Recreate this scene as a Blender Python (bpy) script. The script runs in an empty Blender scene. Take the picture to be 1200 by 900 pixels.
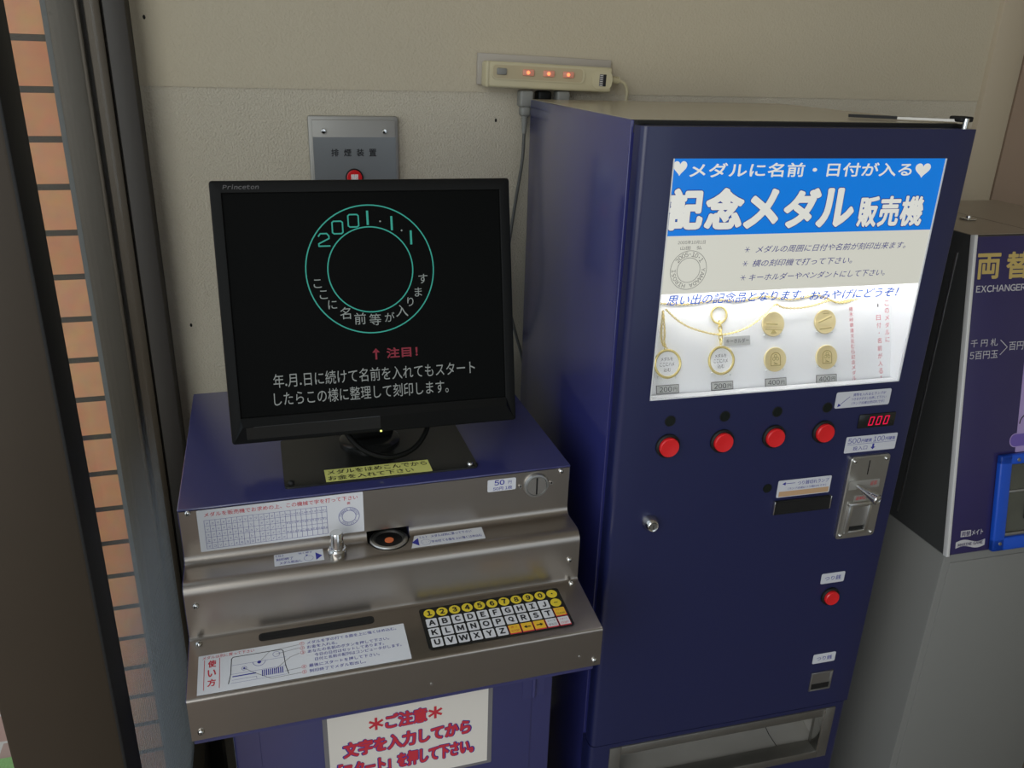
import bpy, bmesh, math
from mathutils import Vector, Matrix, Euler
PI = math.pi
S = bpy.context.scene
COL = S.collection

# ------------------------------------------------------------------ camera
cam_d = bpy.data.cameras.new('camera'); cam = bpy.data.objects.new('camera', cam_d); COL.objects.link(cam)
YAW, PITCH, ROLL, FPX = -0.3043, -0.3779, 0.031, 966.7168
cam_d.sensor_fit = 'HORIZONTAL'; cam_d.sensor_width = 36.0; cam_d.lens = 36.0 * FPX / 1200.0
cam_d.clip_start = 0.02; cam_d.clip_end = 100
cyw, syw = math.cos(YAW), math.sin(YAW); cp, sp = math.cos(PITCH), math.sin(PITCH)
fw = Vector((-syw * cp, cyw * cp, sp)); rt = Vector((cyw, syw, 0)); up = rt.cross(fw)
r2 = math.cos(ROLL) * rt + math.sin(ROLL) * up; u2 = -math.sin(ROLL) * rt + math.cos(ROLL) * up
m = Matrix((r2, u2, -fw)).transposed().to_4x4(); m.translation = Vector((0, -1.5257, 1.55))
cam.matrix_world = m
S.camera = cam

# ------------------------------------------------------------------ view, sky and daylight
S.view_settings.view_transform = 'Standard'; S.view_settings.look = 'None'
S.view_settings.exposure = 0.0; S.view_settings.gamma = 1.0; S.view_settings.use_curve_mapping = False
SKY_STRENGTH = 1.0
DAY_LEFT_W = 30.0
DAY_FRONT_W = 2.0
w = bpy.data.worlds.new('sky'); S.world = w; w.use_nodes = True
bgn = w.node_tree.nodes['Background']; bgn.inputs[0].default_value = (0.80, 0.90, 1.0, 1); bgn.inputs[1].default_value = SKY_STRENGTH
def area(name, loc, target, sx, sy, watts, color):
    l = bpy.data.lights.new(name, 'AREA'); l.shape = 'RECTANGLE'; l.size = sx; l.size_y = sy; l.energy = watts; l.color = color
    o = bpy.data.objects.new(name, l); COL.objects.link(o); o.location = loc
    o.rotation_euler = (Vector(target) - Vector(loc)).to_track_quat('-Z', 'Y').to_euler()
    return o
area('daylight_entrance', (-1.35, -2.6, 1.9), (0.7, -0.2, 1.0), 1.8, 2.2, DAY_LEFT_W, (1.0, 0.99, 0.94))
area('daylight_doorway', (1.2, -4.0, 2.2), (0.6, -0.3, 0.9), 2.2, 1.4, DAY_FRONT_W, (1.0, 0.95, 0.86))

# ------------------------------------------------------------------ helpers
def srgb(r, g, b):
    f = lambda c: (c / 255 / 12.92) if c / 255 <= 0.04045 else ((c / 255 + 0.055) / 1.055) ** 2.4
    return (f(r), f(g), f(b), 1.0)
MATS = {}
def mat(name, col, rough=0.5, metal=0.0, bump=None, emit=None, coat=0.0, spec=0.5, var=None, aniso=None):
    """bump=(scale, strength, distance, stretch) fine relief; var=(scale, amount, stretch) mottling of the colour"""
    M = bpy.data.materials.new(name); M.use_nodes = True; nt = M.node_tree; p = nt.nodes['Principled BSDF']
    p.inputs['Base Color'].default_value = col; p.inputs['Roughness'].default_value = rough; p.inputs['Metallic'].default_value = metal
    p.inputs['Specular IOR Level'].default_value = spec; p.inputs['Coat Weight'].default_value = coat; p.inputs['Coat Roughness'].default_value = 0.16; p.inputs['Coat IOR'].default_value = 1.5 if coat < 0.6 else 1.85
    tc = nt.nodes.new('ShaderNodeTexCoord')
    if bump:
        mp = nt.nodes.new('ShaderNodeMapping'); mp.inputs['Scale'].default_value = bump[3] if len(bump) > 3 else (1, 1, 1)
        n = nt.nodes.new('ShaderNodeTexNoise'); n.inputs['Scale'].default_value = bump[0]; n.inputs['Detail'].default_value = 3
        b = nt.nodes.new('ShaderNodeBump'); b.inputs['Strength'].default_value = bump[1]; b.inputs['Distance'].default_value = bump[2]
        nt.links.new(tc.outputs['Object'], mp.inputs[0]); nt.links.new(mp.outputs[0], n.inputs['Vector'])
        nt.links.new(n.outputs[0], b.inputs['Height']); nt.links.new(b.outputs[0], p.inputs['Normal'])
    if var:
        mp = nt.nodes.new('ShaderNodeMapping'); mp.inputs['Scale'].default_value = var[2] if len(var) > 2 else (1, 1, 1)
        n = nt.nodes.new('ShaderNodeTexNoise'); n.inputs['Scale'].default_value = var[0]; n.inputs['Detail'].default_value = 4
        mx = nt.nodes.new('ShaderNodeMix'); mx.data_type = 'RGBA'
        mx.inputs[6].default_value = tuple(c * (1 - var[1]) for c in col[:3]) + (1,); mx.inputs[7].default_value = tuple(min(1, c * (1 + var[1])) for c in col[:3]) + (1,)
        nt.links.new(tc.outputs['Object'], mp.inputs[0]); nt.links.new(mp.outputs[0], n.inputs['Vector'])
        nt.links.new(n.outputs[0], mx.inputs[0]); nt.links.new(mx.outputs[2], p.inputs['Base Color'])
    if emit:
        p.inputs['Emission Color'].default_value = emit[0]; p.inputs['Emission Strength'].default_value = emit[1]
    if aniso: p.inputs['Anisotropic'].default_value = aniso
    MATS[name] = M
    return M
def glassy(name, tint, refl_rough, amount):
    """thin pane: mostly lets light straight through, mirrors more at grazing angles"""
    M = bpy.data.materials.new(name); M.use_nodes = True; nt = M.node_tree
    for n in list(nt.nodes): nt.nodes.remove(n)
    out = nt.nodes.new('ShaderNodeOutputMaterial'); tr = nt.nodes.new('ShaderNodeBsdfTransparent'); gl = nt.nodes.new('ShaderNodeBsdfGlossy')
    tr.inputs[0].default_value = tint; gl.inputs['Roughness'].default_value = refl_rough
    lw = nt.nodes.new('ShaderNodeLayerWeight'); fr = nt.nodes.new('ShaderNodeMath'); fr.operation = 'POWER'; fr.inputs[1].default_value = 5.0
    nt.links.new(lw.outputs['Facing'], fr.inputs[0])
    mu = nt.nodes.new('ShaderNodeMath'); mu.operation = 'MULTIPLY_ADD'; mu.inputs[1].default_value = amount; mu.inputs[2].default_value = 0.03
    mx = nt.nodes.new('ShaderNodeMixShader')
    nt.links.new(fr.outputs[0], mu.inputs[0]); nt.links.new(mu.outputs[0], mx.inputs[0]); nt.links.new(tr.outputs[0], mx.inputs[1]); nt.links.new(gl.outputs[0], mx.inputs[2])
    nt.links.new(mx.outputs[0], out.inputs[0]); MATS[name] = M

mat('wallpaper_low', srgb(197, 188, 168), 0.8, bump=(300, 0.8, 0.0032), var=(3, 0.04))
mat('wallpaper_high', srgb(193, 182, 158), 0.75, bump=(240, 0.4, 0.003), var=(3, 0.04))
mat('ceiling', srgb(215, 210, 200), 0.9, bump=(90, 0.3, 0.003))
mat('floor', srgb(120, 112, 104), 0.45, var=(6, 0.12))
mat('bronze_alu', srgb(72, 63, 50), 0.45, 0.3, var=(30, 0.06, (1, 1, .1)))
mat('bronze_dark', srgb(52, 47, 41), 0.55, 0.1)
mat('bronze_grey', srgb(76, 70, 60), 0.5, 0.2, bump=(400, 0.15, 0.001, (1, 1, .02)))
mat('post_brown', srgb(52, 43, 31), 0.5, 0.2, var=(20, 0.05))
mat('gasket', srgb(10, 10, 10), 0.75)
mat('sealant', srgb(98, 101, 100), 0.8)
mat('trim_beige', srgb(186, 172, 148), 0.6, bump=(120, 0.1, 0.001))
mat('door_brown', srgb(150, 128, 108), 0.5)
mat('dark_gap', srgb(18, 17, 15), 0.9)
mat('blue', srgb(50, 52, 104), 0.40, bump=(900, 0.12, 0.0006), coat=0.7)
mat('blue_side', srgb(46, 49, 108), 0.26, bump=(700, 0.12, 0.0006), coat=0.9)
mat('blue_door', srgb(28, 33, 74), 0.36, bump=(900, 0.14, 0.0006), coat=0.3)
mat('steel', srgb(168, 161, 153), 0.30, 1.0, bump=(60, 0.05, 0.001, (.4, 40, 40)), var=(3, 0.07, (.3, 3, 3)))
mat('steel_plate', srgb(212, 212, 208), 0.32, 1.0, var=(30, 0.1))
mat('chrome', srgb(215, 215, 212), 0.14, 1.0)
mat('alu', srgb(186, 186, 184), 0.38, 1.0)
mat('zinc', srgb(150, 148, 142), 0.4, 0.9, var=(18, 0.2))
mat('black_plastic', srgb(8, 9, 8), 0.5, spec=0.2, bump=(800, 0.1, 0.0004))
mat('black_gloss', srgb(30, 31, 30), 0.22)
mat('screen', srgb(4, 5, 4), 0.45, spec=0.07)
mat('black', srgb(8, 8, 8), 0.6)
mat('ink', srgb(22, 22, 26), 0.7)
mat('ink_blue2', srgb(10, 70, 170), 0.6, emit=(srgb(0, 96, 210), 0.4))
mat('trim_white', srgb(222, 222, 220), 0.35, 0.2)
mat('sheet', srgb(176, 166, 142), 0.22, spec=0.8)
mat('scoop', srgb(190, 187, 180), 0.32, 0.5, var=(12, .15))
mat('ink_grey', srgb(110, 108, 108), 0.7)
mat('ink_blue', srgb(48, 50, 150), 0.7)
mat('ink_red', srgb(196, 48, 62), 0.7)
mat('ink_pink', srgb(214, 112, 124), 0.7)
mat('paper', srgb(214, 216, 220), 0.5)
mat('paper_warm', srgb(224, 219, 210), 0.5)
mat('label_grey', srgb(206, 208, 214), 0.45)
mat('tag_grey', srgb(182, 184, 182), 0.6)
mat('yellow_label', srgb(224, 224, 128), 0.55)
mat('key_white', srgb(212, 213, 216), 0.4)
mat('key_yellow', srgb(222, 198, 52), 0.4)
mat('key_orange', srgb(232, 186, 50), 0.4)
mat('sleeve', srgb(120, 118, 120), 0.25)
mat('tape', srgb(190, 156, 120), 0.7)
mat('red_button', srgb(222, 34, 38), 0.3, coat=0.3)
mat('lamp_off', srgb(20, 26, 24), 0.2)
mat('orange', srgb(226, 120, 72), 0.5)
mat('gold', srgb(226, 211, 162), 0.42, 0.35)
mat('gold_bright', srgb(240, 222, 152), 0.25, 0.6)
mat('panel_white', srgb(232, 234, 236), 0.6)
mat('clip', srgb(225, 228, 230), 0.15)
mat('grey_body', srgb(122, 122, 118), 0.5, bump=(600, 0.08, 0.0005))
mat('grey_dark', srgb(62, 63, 62), 0.42, bump=(600, 0.08, 0.0005))
mat('insert_grey', srgb(96, 98, 90), 0.25, 0.4, var=(14, .45))
mat('grey_top', srgb(150, 138, 122), 0.35)
mat('purple', srgb(46, 40, 84), 0.28, coat=0.3, var=(9, 0.15))
mat('lilac', srgb(168, 148, 196), 0.4)
mat('violet', srgb(108, 88, 168), 0.4)
mat('gold_ink', srgb(190, 166, 96), 0.5)
mat('white_ink', srgb(190, 188, 190), 0.6)
mat('blue_plastic', srgb(20, 78, 190), 0.35)
mat('ivory', srgb(200, 190, 156), 0.45)
mat('ivory_board', srgb(176, 168, 156), 0.6)
mat('plug_grey', srgb(132, 132, 126), 0.5)
mat('cord_grey', srgb(92, 92, 88), 0.55)
mat('smoke_grey', srgb(128, 131, 132), 0.42, 0.35)
mat('smoke_light', srgb(154, 152, 146), 0.4, 0.3)
mat('white_char', srgb(235, 232, 228), 0.6)
# things that give off light
mat('sign_white', srgb(150, 150, 146), 0.3, emit=(srgb(226, 226, 218), 0.66))
mat('sign_white_grey', srgb(150, 150, 144), 0.3, emit=(srgb(220, 219, 206), 0.60))
mat('sign_blue', srgb(4, 60, 130), 0.25, emit=(srgb(0, 118, 210), 0.80))
mat('tube', (1, 1, 1, 1), 0.4, emit=((1.0, 0.98, 0.95, 1), 12.0))
mat('px_teal', (0.0, 0.02, 0.02, 1), 0.5, emit=(srgb(40, 150, 132), 0.8))
mat('px_grey', (0.01, 0.01, 0.01, 1), 0.5, emit=(srgb(130, 138, 134), 0.75))
mat('px_white', (0.01, 0.01, 0.01, 1), 0.5, emit=(srgb(150, 156, 152), 0.55))
mat('px_red', (0.02, 0.0, 0.0, 1), 0.5, emit=(srgb(150, 18, 50), 0.42))
mat('led_red', (0.05, 0, 0, 1), 0.5, emit=(srgb(225, 10, 70), 1.0))
mat('led_dim', srgb(70, 8, 20), 0.4)
mat('led_green', (0.05, 0.05, 0.01, 1), 0.5, emit=(srgb(235, 240, 130), 1.4))
mat('neon', srgb(206, 150, 130), 0.3, emit=((1.0, 0.22, 0.12, 1), 0.10))
mat('neon_core', (1, .3, .2, 1), 0.3, emit=((1.0, 0.20, 0.05, 1), 1.8))
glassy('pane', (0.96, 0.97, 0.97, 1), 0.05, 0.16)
def grey_streaks(M):
    """streaky grey layer over the window pane, denser towards the bottom"""
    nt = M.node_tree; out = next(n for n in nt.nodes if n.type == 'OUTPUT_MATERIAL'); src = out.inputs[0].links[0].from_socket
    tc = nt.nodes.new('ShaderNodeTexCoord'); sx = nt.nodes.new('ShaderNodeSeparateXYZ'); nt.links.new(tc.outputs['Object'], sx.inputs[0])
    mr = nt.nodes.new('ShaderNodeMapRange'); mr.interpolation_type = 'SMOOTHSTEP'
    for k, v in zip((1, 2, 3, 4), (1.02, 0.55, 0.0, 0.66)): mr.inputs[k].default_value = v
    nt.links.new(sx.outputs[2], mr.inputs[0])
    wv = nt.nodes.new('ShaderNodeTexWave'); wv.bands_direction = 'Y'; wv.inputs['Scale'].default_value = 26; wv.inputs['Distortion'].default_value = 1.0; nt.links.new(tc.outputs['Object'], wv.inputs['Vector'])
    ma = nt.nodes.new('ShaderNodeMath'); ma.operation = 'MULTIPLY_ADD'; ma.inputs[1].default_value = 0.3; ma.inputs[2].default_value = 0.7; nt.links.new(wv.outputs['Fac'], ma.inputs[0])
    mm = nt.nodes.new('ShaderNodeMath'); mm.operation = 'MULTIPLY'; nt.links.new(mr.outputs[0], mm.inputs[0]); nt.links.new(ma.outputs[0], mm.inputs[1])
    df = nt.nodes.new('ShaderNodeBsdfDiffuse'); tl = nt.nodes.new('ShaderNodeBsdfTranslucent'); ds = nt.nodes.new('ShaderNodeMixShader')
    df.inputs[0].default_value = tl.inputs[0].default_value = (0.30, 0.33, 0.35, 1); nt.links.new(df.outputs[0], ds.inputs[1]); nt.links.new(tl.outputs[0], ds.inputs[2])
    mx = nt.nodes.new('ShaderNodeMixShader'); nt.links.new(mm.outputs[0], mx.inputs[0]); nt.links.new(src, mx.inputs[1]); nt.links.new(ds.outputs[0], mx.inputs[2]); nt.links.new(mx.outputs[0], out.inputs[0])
grey_streaks(MATS['pane'])
glassy('pane_display', (0.98, 0.98, 0.98, 1), 0.03, 0.7)

# brick pier: orange facing tiles one over another with dark joints
def brick_mat():
    M = bpy.data.materials.new('brick_tile'); M.use_nodes = True; nt = M.node_tree; p = nt.nodes['Principled BSDF']; p.inputs['Roughness'].default_value = 0.7
    tc = nt.nodes.new('ShaderNodeTexCoord'); sx = nt.nodes.new('ShaderNodeSeparateXYZ'); nt.links.new(tc.outputs['Object'], sx.inputs[0])
    cb = nt.nodes.new('ShaderNodeCombineXYZ'); nt.links.new(sx.outputs[0], cb.inputs[0]); ad = nt.nodes.new('ShaderNodeMath'); ad.inputs[1].default_value = 0.0216; nt.links.new(sx.outputs[2], ad.inputs[0]); nt.links.new(ad.outputs[0], cb.inputs[1])
    br = nt.nodes.new('ShaderNodeTexBrick'); br.offset = 0.0
    br.inputs['Scale'].default_value = 1.0; br.inputs['Brick Width'].default_value = 0.2255; br.inputs['Row Height'].default_value = 0.0751
    br.inputs['Mortar Size'].default_value = 0.0052; br.inputs['Mortar Smooth'].default_value = 0.1; br.inputs['Bias'].default_value = 0
    br.inputs['Color1'].default_value = srgb(228, 166, 120); br.inputs['Color2'].default_value = srgb(218, 150, 106); br.inputs['Mortar'].default_value = srgb(64, 58, 50)
    nt.links.new(cb.outputs[0], br.inputs['Vector'])
    n = nt.nodes.new('ShaderNodeTexNoise'); n.inputs['Scale'].default_value = 40; nt.links.new(tc.outputs['Object'], n.inputs['Vector'])
    mx = nt.nodes.new('ShaderNodeMix'); mx.data_type = 'RGBA'; mx.blend_type = 'MULTIPLY'; mx.inputs[0].default_value = 0.35
    nt.links.new(br.outputs[0], mx.inputs[6]); nt.links.new(n.outputs[1], mx.inputs[7]); nt.links.new(mx.outputs[2], p.inputs['Base Color'])
    b = nt.nodes.new('ShaderNodeBump'); b.inputs['Strength'].default_value = 0.6; b.inputs['Distance'].default_value = 0.004; b.invert = True
    nt.links.new(br.outputs[1], b.inputs['Height']); nt.links.new(b.outputs[0], p.inputs['Normal'])
    MATS['brick_tile'] = M
brick_mat()
def paving_mat():
    M = bpy.data.materials.new('paving'); M.use_nodes = True; nt = M.node_tree; p = nt.nodes['Principled BSDF']; p.inputs['Roughness'].default_value = 0.8
    tc = nt.nodes.new('ShaderNodeTexCoord')
    br = nt.nodes.new('ShaderNodeTexBrick'); br.inputs['Scale'].default_value = 1.0; br.inputs['Brick Width'].default_value = 0.2; br.inputs['Row Height'].default_value = 0.1
    br.inputs['Mortar Size'].default_value = 0.004; br.inputs['Color1'].default_value = srgb(150, 122, 110); br.inputs['Color2'].default_value = srgb(140, 128, 118); br.inputs['Mortar'].default_value = srgb(168, 166, 158)
    nt.links.new(tc.outputs['Object'], br.inputs['Vector']); nt.links.new(br.outputs[0], p.inputs['Base Color'])
    MATS['paving'] = M
paving_mat()
mat('green_mat', srgb(118, 160, 96), 0.9, bump=(300, 0.5, 0.004), var=(30, 0.15))

# ---- flat frames: (a, b) on a surface, c out of it
class Frame:
    def __init__(s, O, X, Y):
        s.O = Vector(O); s.X = Vector(X).normalized(); s.Y = Vector(Y).normalized(); s.N = s.X.cross(s.Y)
    def __call__(s, a, b, c=0.0):
        return s.O + s.X * a + s.Y * b + s.N * c

_tcache = {}
def _raw(txt, shear=0.0, align='CENTER'):
    k = (txt, shear, align)
    if k in _tcache: return _tcache[k]
    c = bpy.data.curves.new('t', 'FONT'); c.body = txt; c.align_x = align; c.shear = shear; c.resolution_u = 3; c.fill_mode = 'FRONT'
    o = bpy.data.objects.new('t', c); COL.objects.link(o)
    dg = bpy.context.evaluated_depsgraph_get(); ev = o.evaluated_get(dg); me = ev.to_mesh()
    vs = [v.co.copy() for v in me.vertices]; fs = [tuple(p.vertices) for p in me.polygons]
    ev.to_mesh_clear(); bpy.data.objects.remove(o); bpy.data.curves.remove(c)
    _tcache[k] = (vs, fs)
    return vs, fs
def text_geo(txt, shear=0.0):
    """flat glyph geometry; latin letters and digits take the full-width sans forms, set close together"""
    if not any('!' <= ch <= '~' for ch in txt): return _raw(txt, shear)
    k = ('mix', txt, shear)
    if k in _tcache: return _tcache[k]
    em = max(v.x for v in _raw('日日', 0, 'LEFT')[0]) - max(v.x for v in _raw('日', 0, 'LEFT')[0])
    V, F_, x = [], [], 0.0
    for ch in txt:
        if ch == ' ': x += 0.32 * em; continue
        lat = '!' <= ch <= '~'
        vs, fs = _raw(chr(ord(ch) + 0xFEE0) if lat else ch, shear, 'LEFT')
        if not vs: x += em; continue
        b = len(V)
        if lat:
            x0 = min(v.x for v in vs); x1 = max(v.x for v in vs); V += [Vector((v.x - x0 + x + .05 * em, v.y, 0)) for v in vs]; x += x1 - x0 + .10 * em
        else:
            V += [Vector((v.x + x, v.y, 0)) for v in vs]; x += em
        F_ += [tuple(b + q for q in f) for f in fs]
    _tcache[k] = (V, F_)
    return V, F_

class MB:
    def __init__(s): s.v = []; s.f = []; s.m = []; s.mats = []
    def mi(s, m):
        if m not in s.mats: s.mats.append(m)
        return s.mats.index(m)
    def add(s, vs, fs, m):
        b = len(s.v); i = s.mi(m); s.v += [Vector(v) for v in vs]
        for f in fs: s.f.append([b + k for k in f]); s.m.append(i)
        return s
    def bm(s, bm, m):
        bm.verts.ensure_lookup_table(); bm.verts.index_update()
        s.add([v.co.copy() for v in bm.verts], [[v.index for v in f.verts] for f in bm.faces], m); bm.free(); return s
    def box(s, x0, x1, y0, y1, z0, z1, m, bevel=0.0, seg=2, edges=None):
        bm = bmesh.new(); bmesh.ops.create_cube(bm, size=1)
        for v in bm.verts: v.co = Vector((x0 + (v.co.x + .5) * (x1 - x0), y0 + (v.co.y + .5) * (y1 - y0), z0 + (v.co.z + .5) * (z1 - z0)))
        if bevel > 0:
            es = list(bm.edges)
            if edges: es = [e for e in es if edges(e.verts[0].co, e.verts[1].co)]
            bmesh.ops.bevel(bm, geom=es, offset=bevel, segments=seg, profile=0.5, affect='EDGES')
        return s.bm(bm, m)
    def boxf(s, F, a0, a1, b0, b1, c0, c1, m, bevel=0.0, seg=2):
        t = MB(); t.box(a0, a1, b0, b1, c0, c1, m, bevel, seg)
        return s.add([F(*v) for v in t.v], t.f, m)
    def cyl(s, p0, p1, r0, r1, m, seg=24, caps=(True, True)):
        p0 = Vector(p0); p1 = Vector(p1); d = (p1 - p0).normalized(); a = d.orthogonal().normalized(); b = d.cross(a)
        vs = []; fs = []
        for p, r in ((p0, r0), (p1, r1)):
            for i in range(seg): t = 2 * PI * i / seg; vs.append(p + (a * math.cos(t) + b * math.sin(t)) * r)
        for i in range(seg): j = (i + 1) % seg; fs.append((i, j, seg + j, seg + i))
        if caps[0]: fs.append(tuple(reversed(range(seg))))
        if caps[1]: fs.append(tuple(range(seg, 2 * seg)))
        return s.add(vs, fs, m)
    def lathe(s, O, axis, prof, m, seg=28):
        """prof: list of (r, h) along axis from O"""
        O = Vector(O); d = Vector(axis).normalized(); a = d.orthogonal().normalized(); b = d.cross(a); vs = []; fs = []
        for r, h in prof:
            for i in range(seg): t = 2 * PI * i / seg; vs.append(O + d * h + (a * math.cos(t) + b * math.sin(t)) * max(r, 1e-5))
        for k in range(len(prof) - 1):
            for i in range(seg): j = (i + 1) % seg; fs.append((k * seg + i, k * seg + j, (k + 1) * seg + j, (k + 1) * seg + i))
        fs.append(tuple(reversed(range(seg)))); n = len(prof) - 1; fs.append(tuple(range(n * seg, (n + 1) * seg)))
        return s.add(vs, fs, m)
    def tube(s, pts, r, m, seg=10, smooth=True, n=8):
        pts = [Vector(p) for p in pts]
        if smooth and len(pts) > 2:
            q = []
            for i in range(len(pts) - 1):
                p0 = pts[max(i - 1, 0)]; p1 = pts[i]; p2 = pts[i + 1]; p3 = pts[min(i + 2, len(pts) - 1)]
                for k in range(n):
                    t = k / n; q.append(0.5 * ((2 * p1) + (p2 - p0) * t + (2 * p0 - 5 * p1 + 4 * p2 - p3) * t * t + (3 * p1 - p0 - 3 * p2 + p3) * t ** 3))
            pts = q + [pts[-1]]
        vs = []; fs = []; a = None
        for i, p in enumerate(pts):
            d = (pts[min(i + 1, len(pts) - 1)] - pts[max(i - 1, 0)]).normalized()
            a = d.orthogonal().normalized() if a is None else (a - d * a.dot(d)).normalized(); b = d.cross(a)
            for k in range(seg): t = 2 * PI * k / seg; vs.append(p + (a * math.cos(t) + b * math.sin(t)) * r)
        for i in range(len(pts) - 1):
            for k in range(seg): j = (k + 1) % seg; fs.append((i * seg + k, i * seg + j, (i + 1) * seg + j, (i + 1) * seg + k))
        fs.append(tuple(reversed(range(seg)))); e = (len(pts) - 1) * seg; fs.append(tuple(range(e, e + seg)))
        return s.add(vs, fs, m)
    def prism(s, prof, x0, x1, m):
        """closed (y,z) profile run along x"""
        n = len(prof); vs = [(x0, y, z) for y, z in prof] + [(x1, y, z) for y, z in prof]
        fs = [(i, (i + 1) % n, n + (i + 1) % n, n + i) for i in range(n)] + [tuple(reversed(range(n))), tuple(range(n, 2 * n))]
        return s.add(vs, fs, m)
    def rrect(s, F, a0, a1, b0, b1, m, r=0.0, c=0.0003, th=0.0):
        """flat rounded plate on a frame; th > 0 gives it an edge"""
        r = min(r, (a1 - a0) / 2, (b1 - b0) / 2); P = []
        for (ca, cb, t0) in ((a1 - r, b1 - r, 0), (a0 + r, b1 - r, PI / 2), (a0 + r, b0 + r, PI), (a1 - r, b0 + r, 1.5 * PI)):
            k = 6 if r > 0 else 1
            for i in range(k): t = t0 + (PI / 2) * (i / max(k - 1, 1)); P.append((ca + r * math.cos(t), cb + r * math.sin(t)))
        return s.poly(F, P, m, c, th)
    def poly(s, F, P, m, c=0.0003, th=0.0):
        n = len(P)
        if th <= 0: return s.add([F(a, b, c) for a, b in P], [tuple(range(n))], m)
        vs = [F(a, b, c) for a, b in P] + [F(a, b, c + th) for a, b in P]
        fs = [tuple(reversed(range(n))), tuple(range(n, 2 * n))] + [(i, (i + 1) % n, n + (i + 1) % n, n + i) for i in range(n)]
        return s.add(vs, fs, m)
    def disc(s, F, a, b, r, m, c=0.0003, th=0.0, seg=28, ry=None):
        return s.poly(F, [(a + r * math.cos(2 * PI * i / seg), b + (ry or r) * math.sin(2 * PI * i / seg)) for i in range(seg)], m, c, th)
    def ring(s, F, a, b, r, wd, m, c=0.0003, seg=64, t0=0, t1=2 * PI):
        vs = []; fs = []; cl = abs(t1 - t0 - 2 * PI) < 1e-6; k = seg if cl else seg + 1
        for i in range(k):
            t = t0 + (t1 - t0) * i / seg
            vs += [F(a + (r - wd / 2) * math.cos(t), b + (r - wd / 2) * math.sin(t), c), F(a + (r + wd / 2) * math.cos(t), b + (r + wd / 2) * math.sin(t), c)]
        for i in range(seg): j = (i + 1) % k; fs.append((2 * i, 2 * i + 1, 2 * j + 1, 2 * j))
        return s.add(vs, fs, m)
    def torus(s, F, a, b, r, rr, m, c=0.0, seg=40, s2=10, ry=None):
        vs = []; fs = []
        for i in range(seg):
            t = 2 * PI * i / seg
            for k in range(s2):
                q = 2 * PI * k / s2; R = r + rr * math.cos(q); Ry = (ry or r) + rr * math.cos(q)
                vs.append(F(a + R * math.cos(t), b + Ry * math.sin(t), c + rr * math.sin(q)))
        for i in range(seg):
            for k in range(s2):
                j = (i + 1) % seg; l = (k + 1) % s2; fs.append((i * s2 + k, j * s2 + k, j * s2 + l, i * s2 + l))
        return s.add(vs, fs, m)
    def line(s, F, P, wd, m, c=0.0004):
        for (a0, b0), (a1, b1) in zip(P, P[1:]):
            d = Vector((a1 - a0, b1 - b0)); L = d.length
            if L < 1e-9: continue
            d /= L; n = Vector((-d.y, d.x)) * wd / 2; e = d * wd * .3
            s.add([F(a0 - e.x - n.x, b0 - e.y - n.y, c), F(a1 + e.x - n.x, b1 + e.y - n.y, c), F(a1 + e.x + n.x, b1 + e.y + n.y, c), F(a0 - e.x + n.x, b0 - e.y + n.y, c)], [(0, 1, 2, 3)], m)
        return s
    def text(s, F, txt, ca, cb, wd, ht, m, bold=0.0, shear=0.0, c=0.0005, spacing=1.0, line=1.0, rot=0.0):
        """flat lettering stretched to wd x ht; bold thickens the strokes by that share of the letter height"""
        vs, fs = text_geo(txt, shear)
        if not vs: return s
        x0 = min(v.x for v in vs); x1 = max(v.x for v in vs); y0 = min(v.y for v in vs); y1 = max(v.y for v in vs)
        if wd is None: wd = ht * (x1 - x0) / max(y1 - y0, 1e-6)
        if ht is None: ht = wd * (y1 - y0) / max(x1 - x0, 1e-6)
        e = bold * ht if bold > 0.001 else 0.0
        kx = max(wd - 2 * e, wd * .2) / max(x1 - x0, 1e-6); ky = max(ht - 2 * e, ht * .2) / max(y1 - y0, 1e-6); cr, sr = math.cos(rot), math.sin(rot)
        n = 1 if e == 0 else (4 if bold < 0.015 else (8 if bold < 0.03 else (14 if ht < .02 else 28)))
        for q in range(n):
            da, db = (0, 0) if e == 0 else (e * math.cos(2 * PI * q / n + .4), e * math.sin(2 * PI * q / n + .4)); out = []
            for v in vs:
                a = (v.x - (x0 + x1) / 2) * kx; b = (v.y - (y0 + y1) / 2) * ky
                out.append(F(ca + da + a * cr - b * sr, cb + db + a * sr + b * cr, c + q * 1e-6))
            s.add(out, fs, m)
        return s
    def arc_text(s, F, chars, ca, cb, r, t0, t1, ht, m, upright=False, outward=True, bold=0.0, c=0.0005):
        n = len(chars)
        for i, ch in enumerate(chars):
            if ch == ' ': continue
            t = t0 + (t1 - t0) * (i / max(n - 1, 1)); a = ca + r * math.cos(t); b = cb + r * math.sin(t)
            if ch in '・.': s.disc(F, a, b, ht * .12, m, c, seg=8); continue
            s.text(F, ch, a, b, None, ht, m, bold=bold, c=c, rot=0 if upright else (t - PI / 2 if outward else t + PI / 2))
        return s
    def screw(s, p, n, r=0.0042, m='chrome'):
        p = Vector(p); n = Vector(n).normalized(); s.lathe(p, n, [(r, 0), (r, r * .25), (r * .8, r * .62), (r * .45, r * .8), (.0, r * .85)], m, 16)
        a = n.orthogonal().normalized(); b = n.cross(a); F = Frame(p + n * r * .86, a, b)
        s.line(F, [(-r * .45, 0), (r * .45, 0)], r * .16, 'dark_gap', 0.00003); s.line(F, [(0, -r * .45), (0, r * .45)], r * .16, 'dark_gap', 0.00003)
        return s
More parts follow.
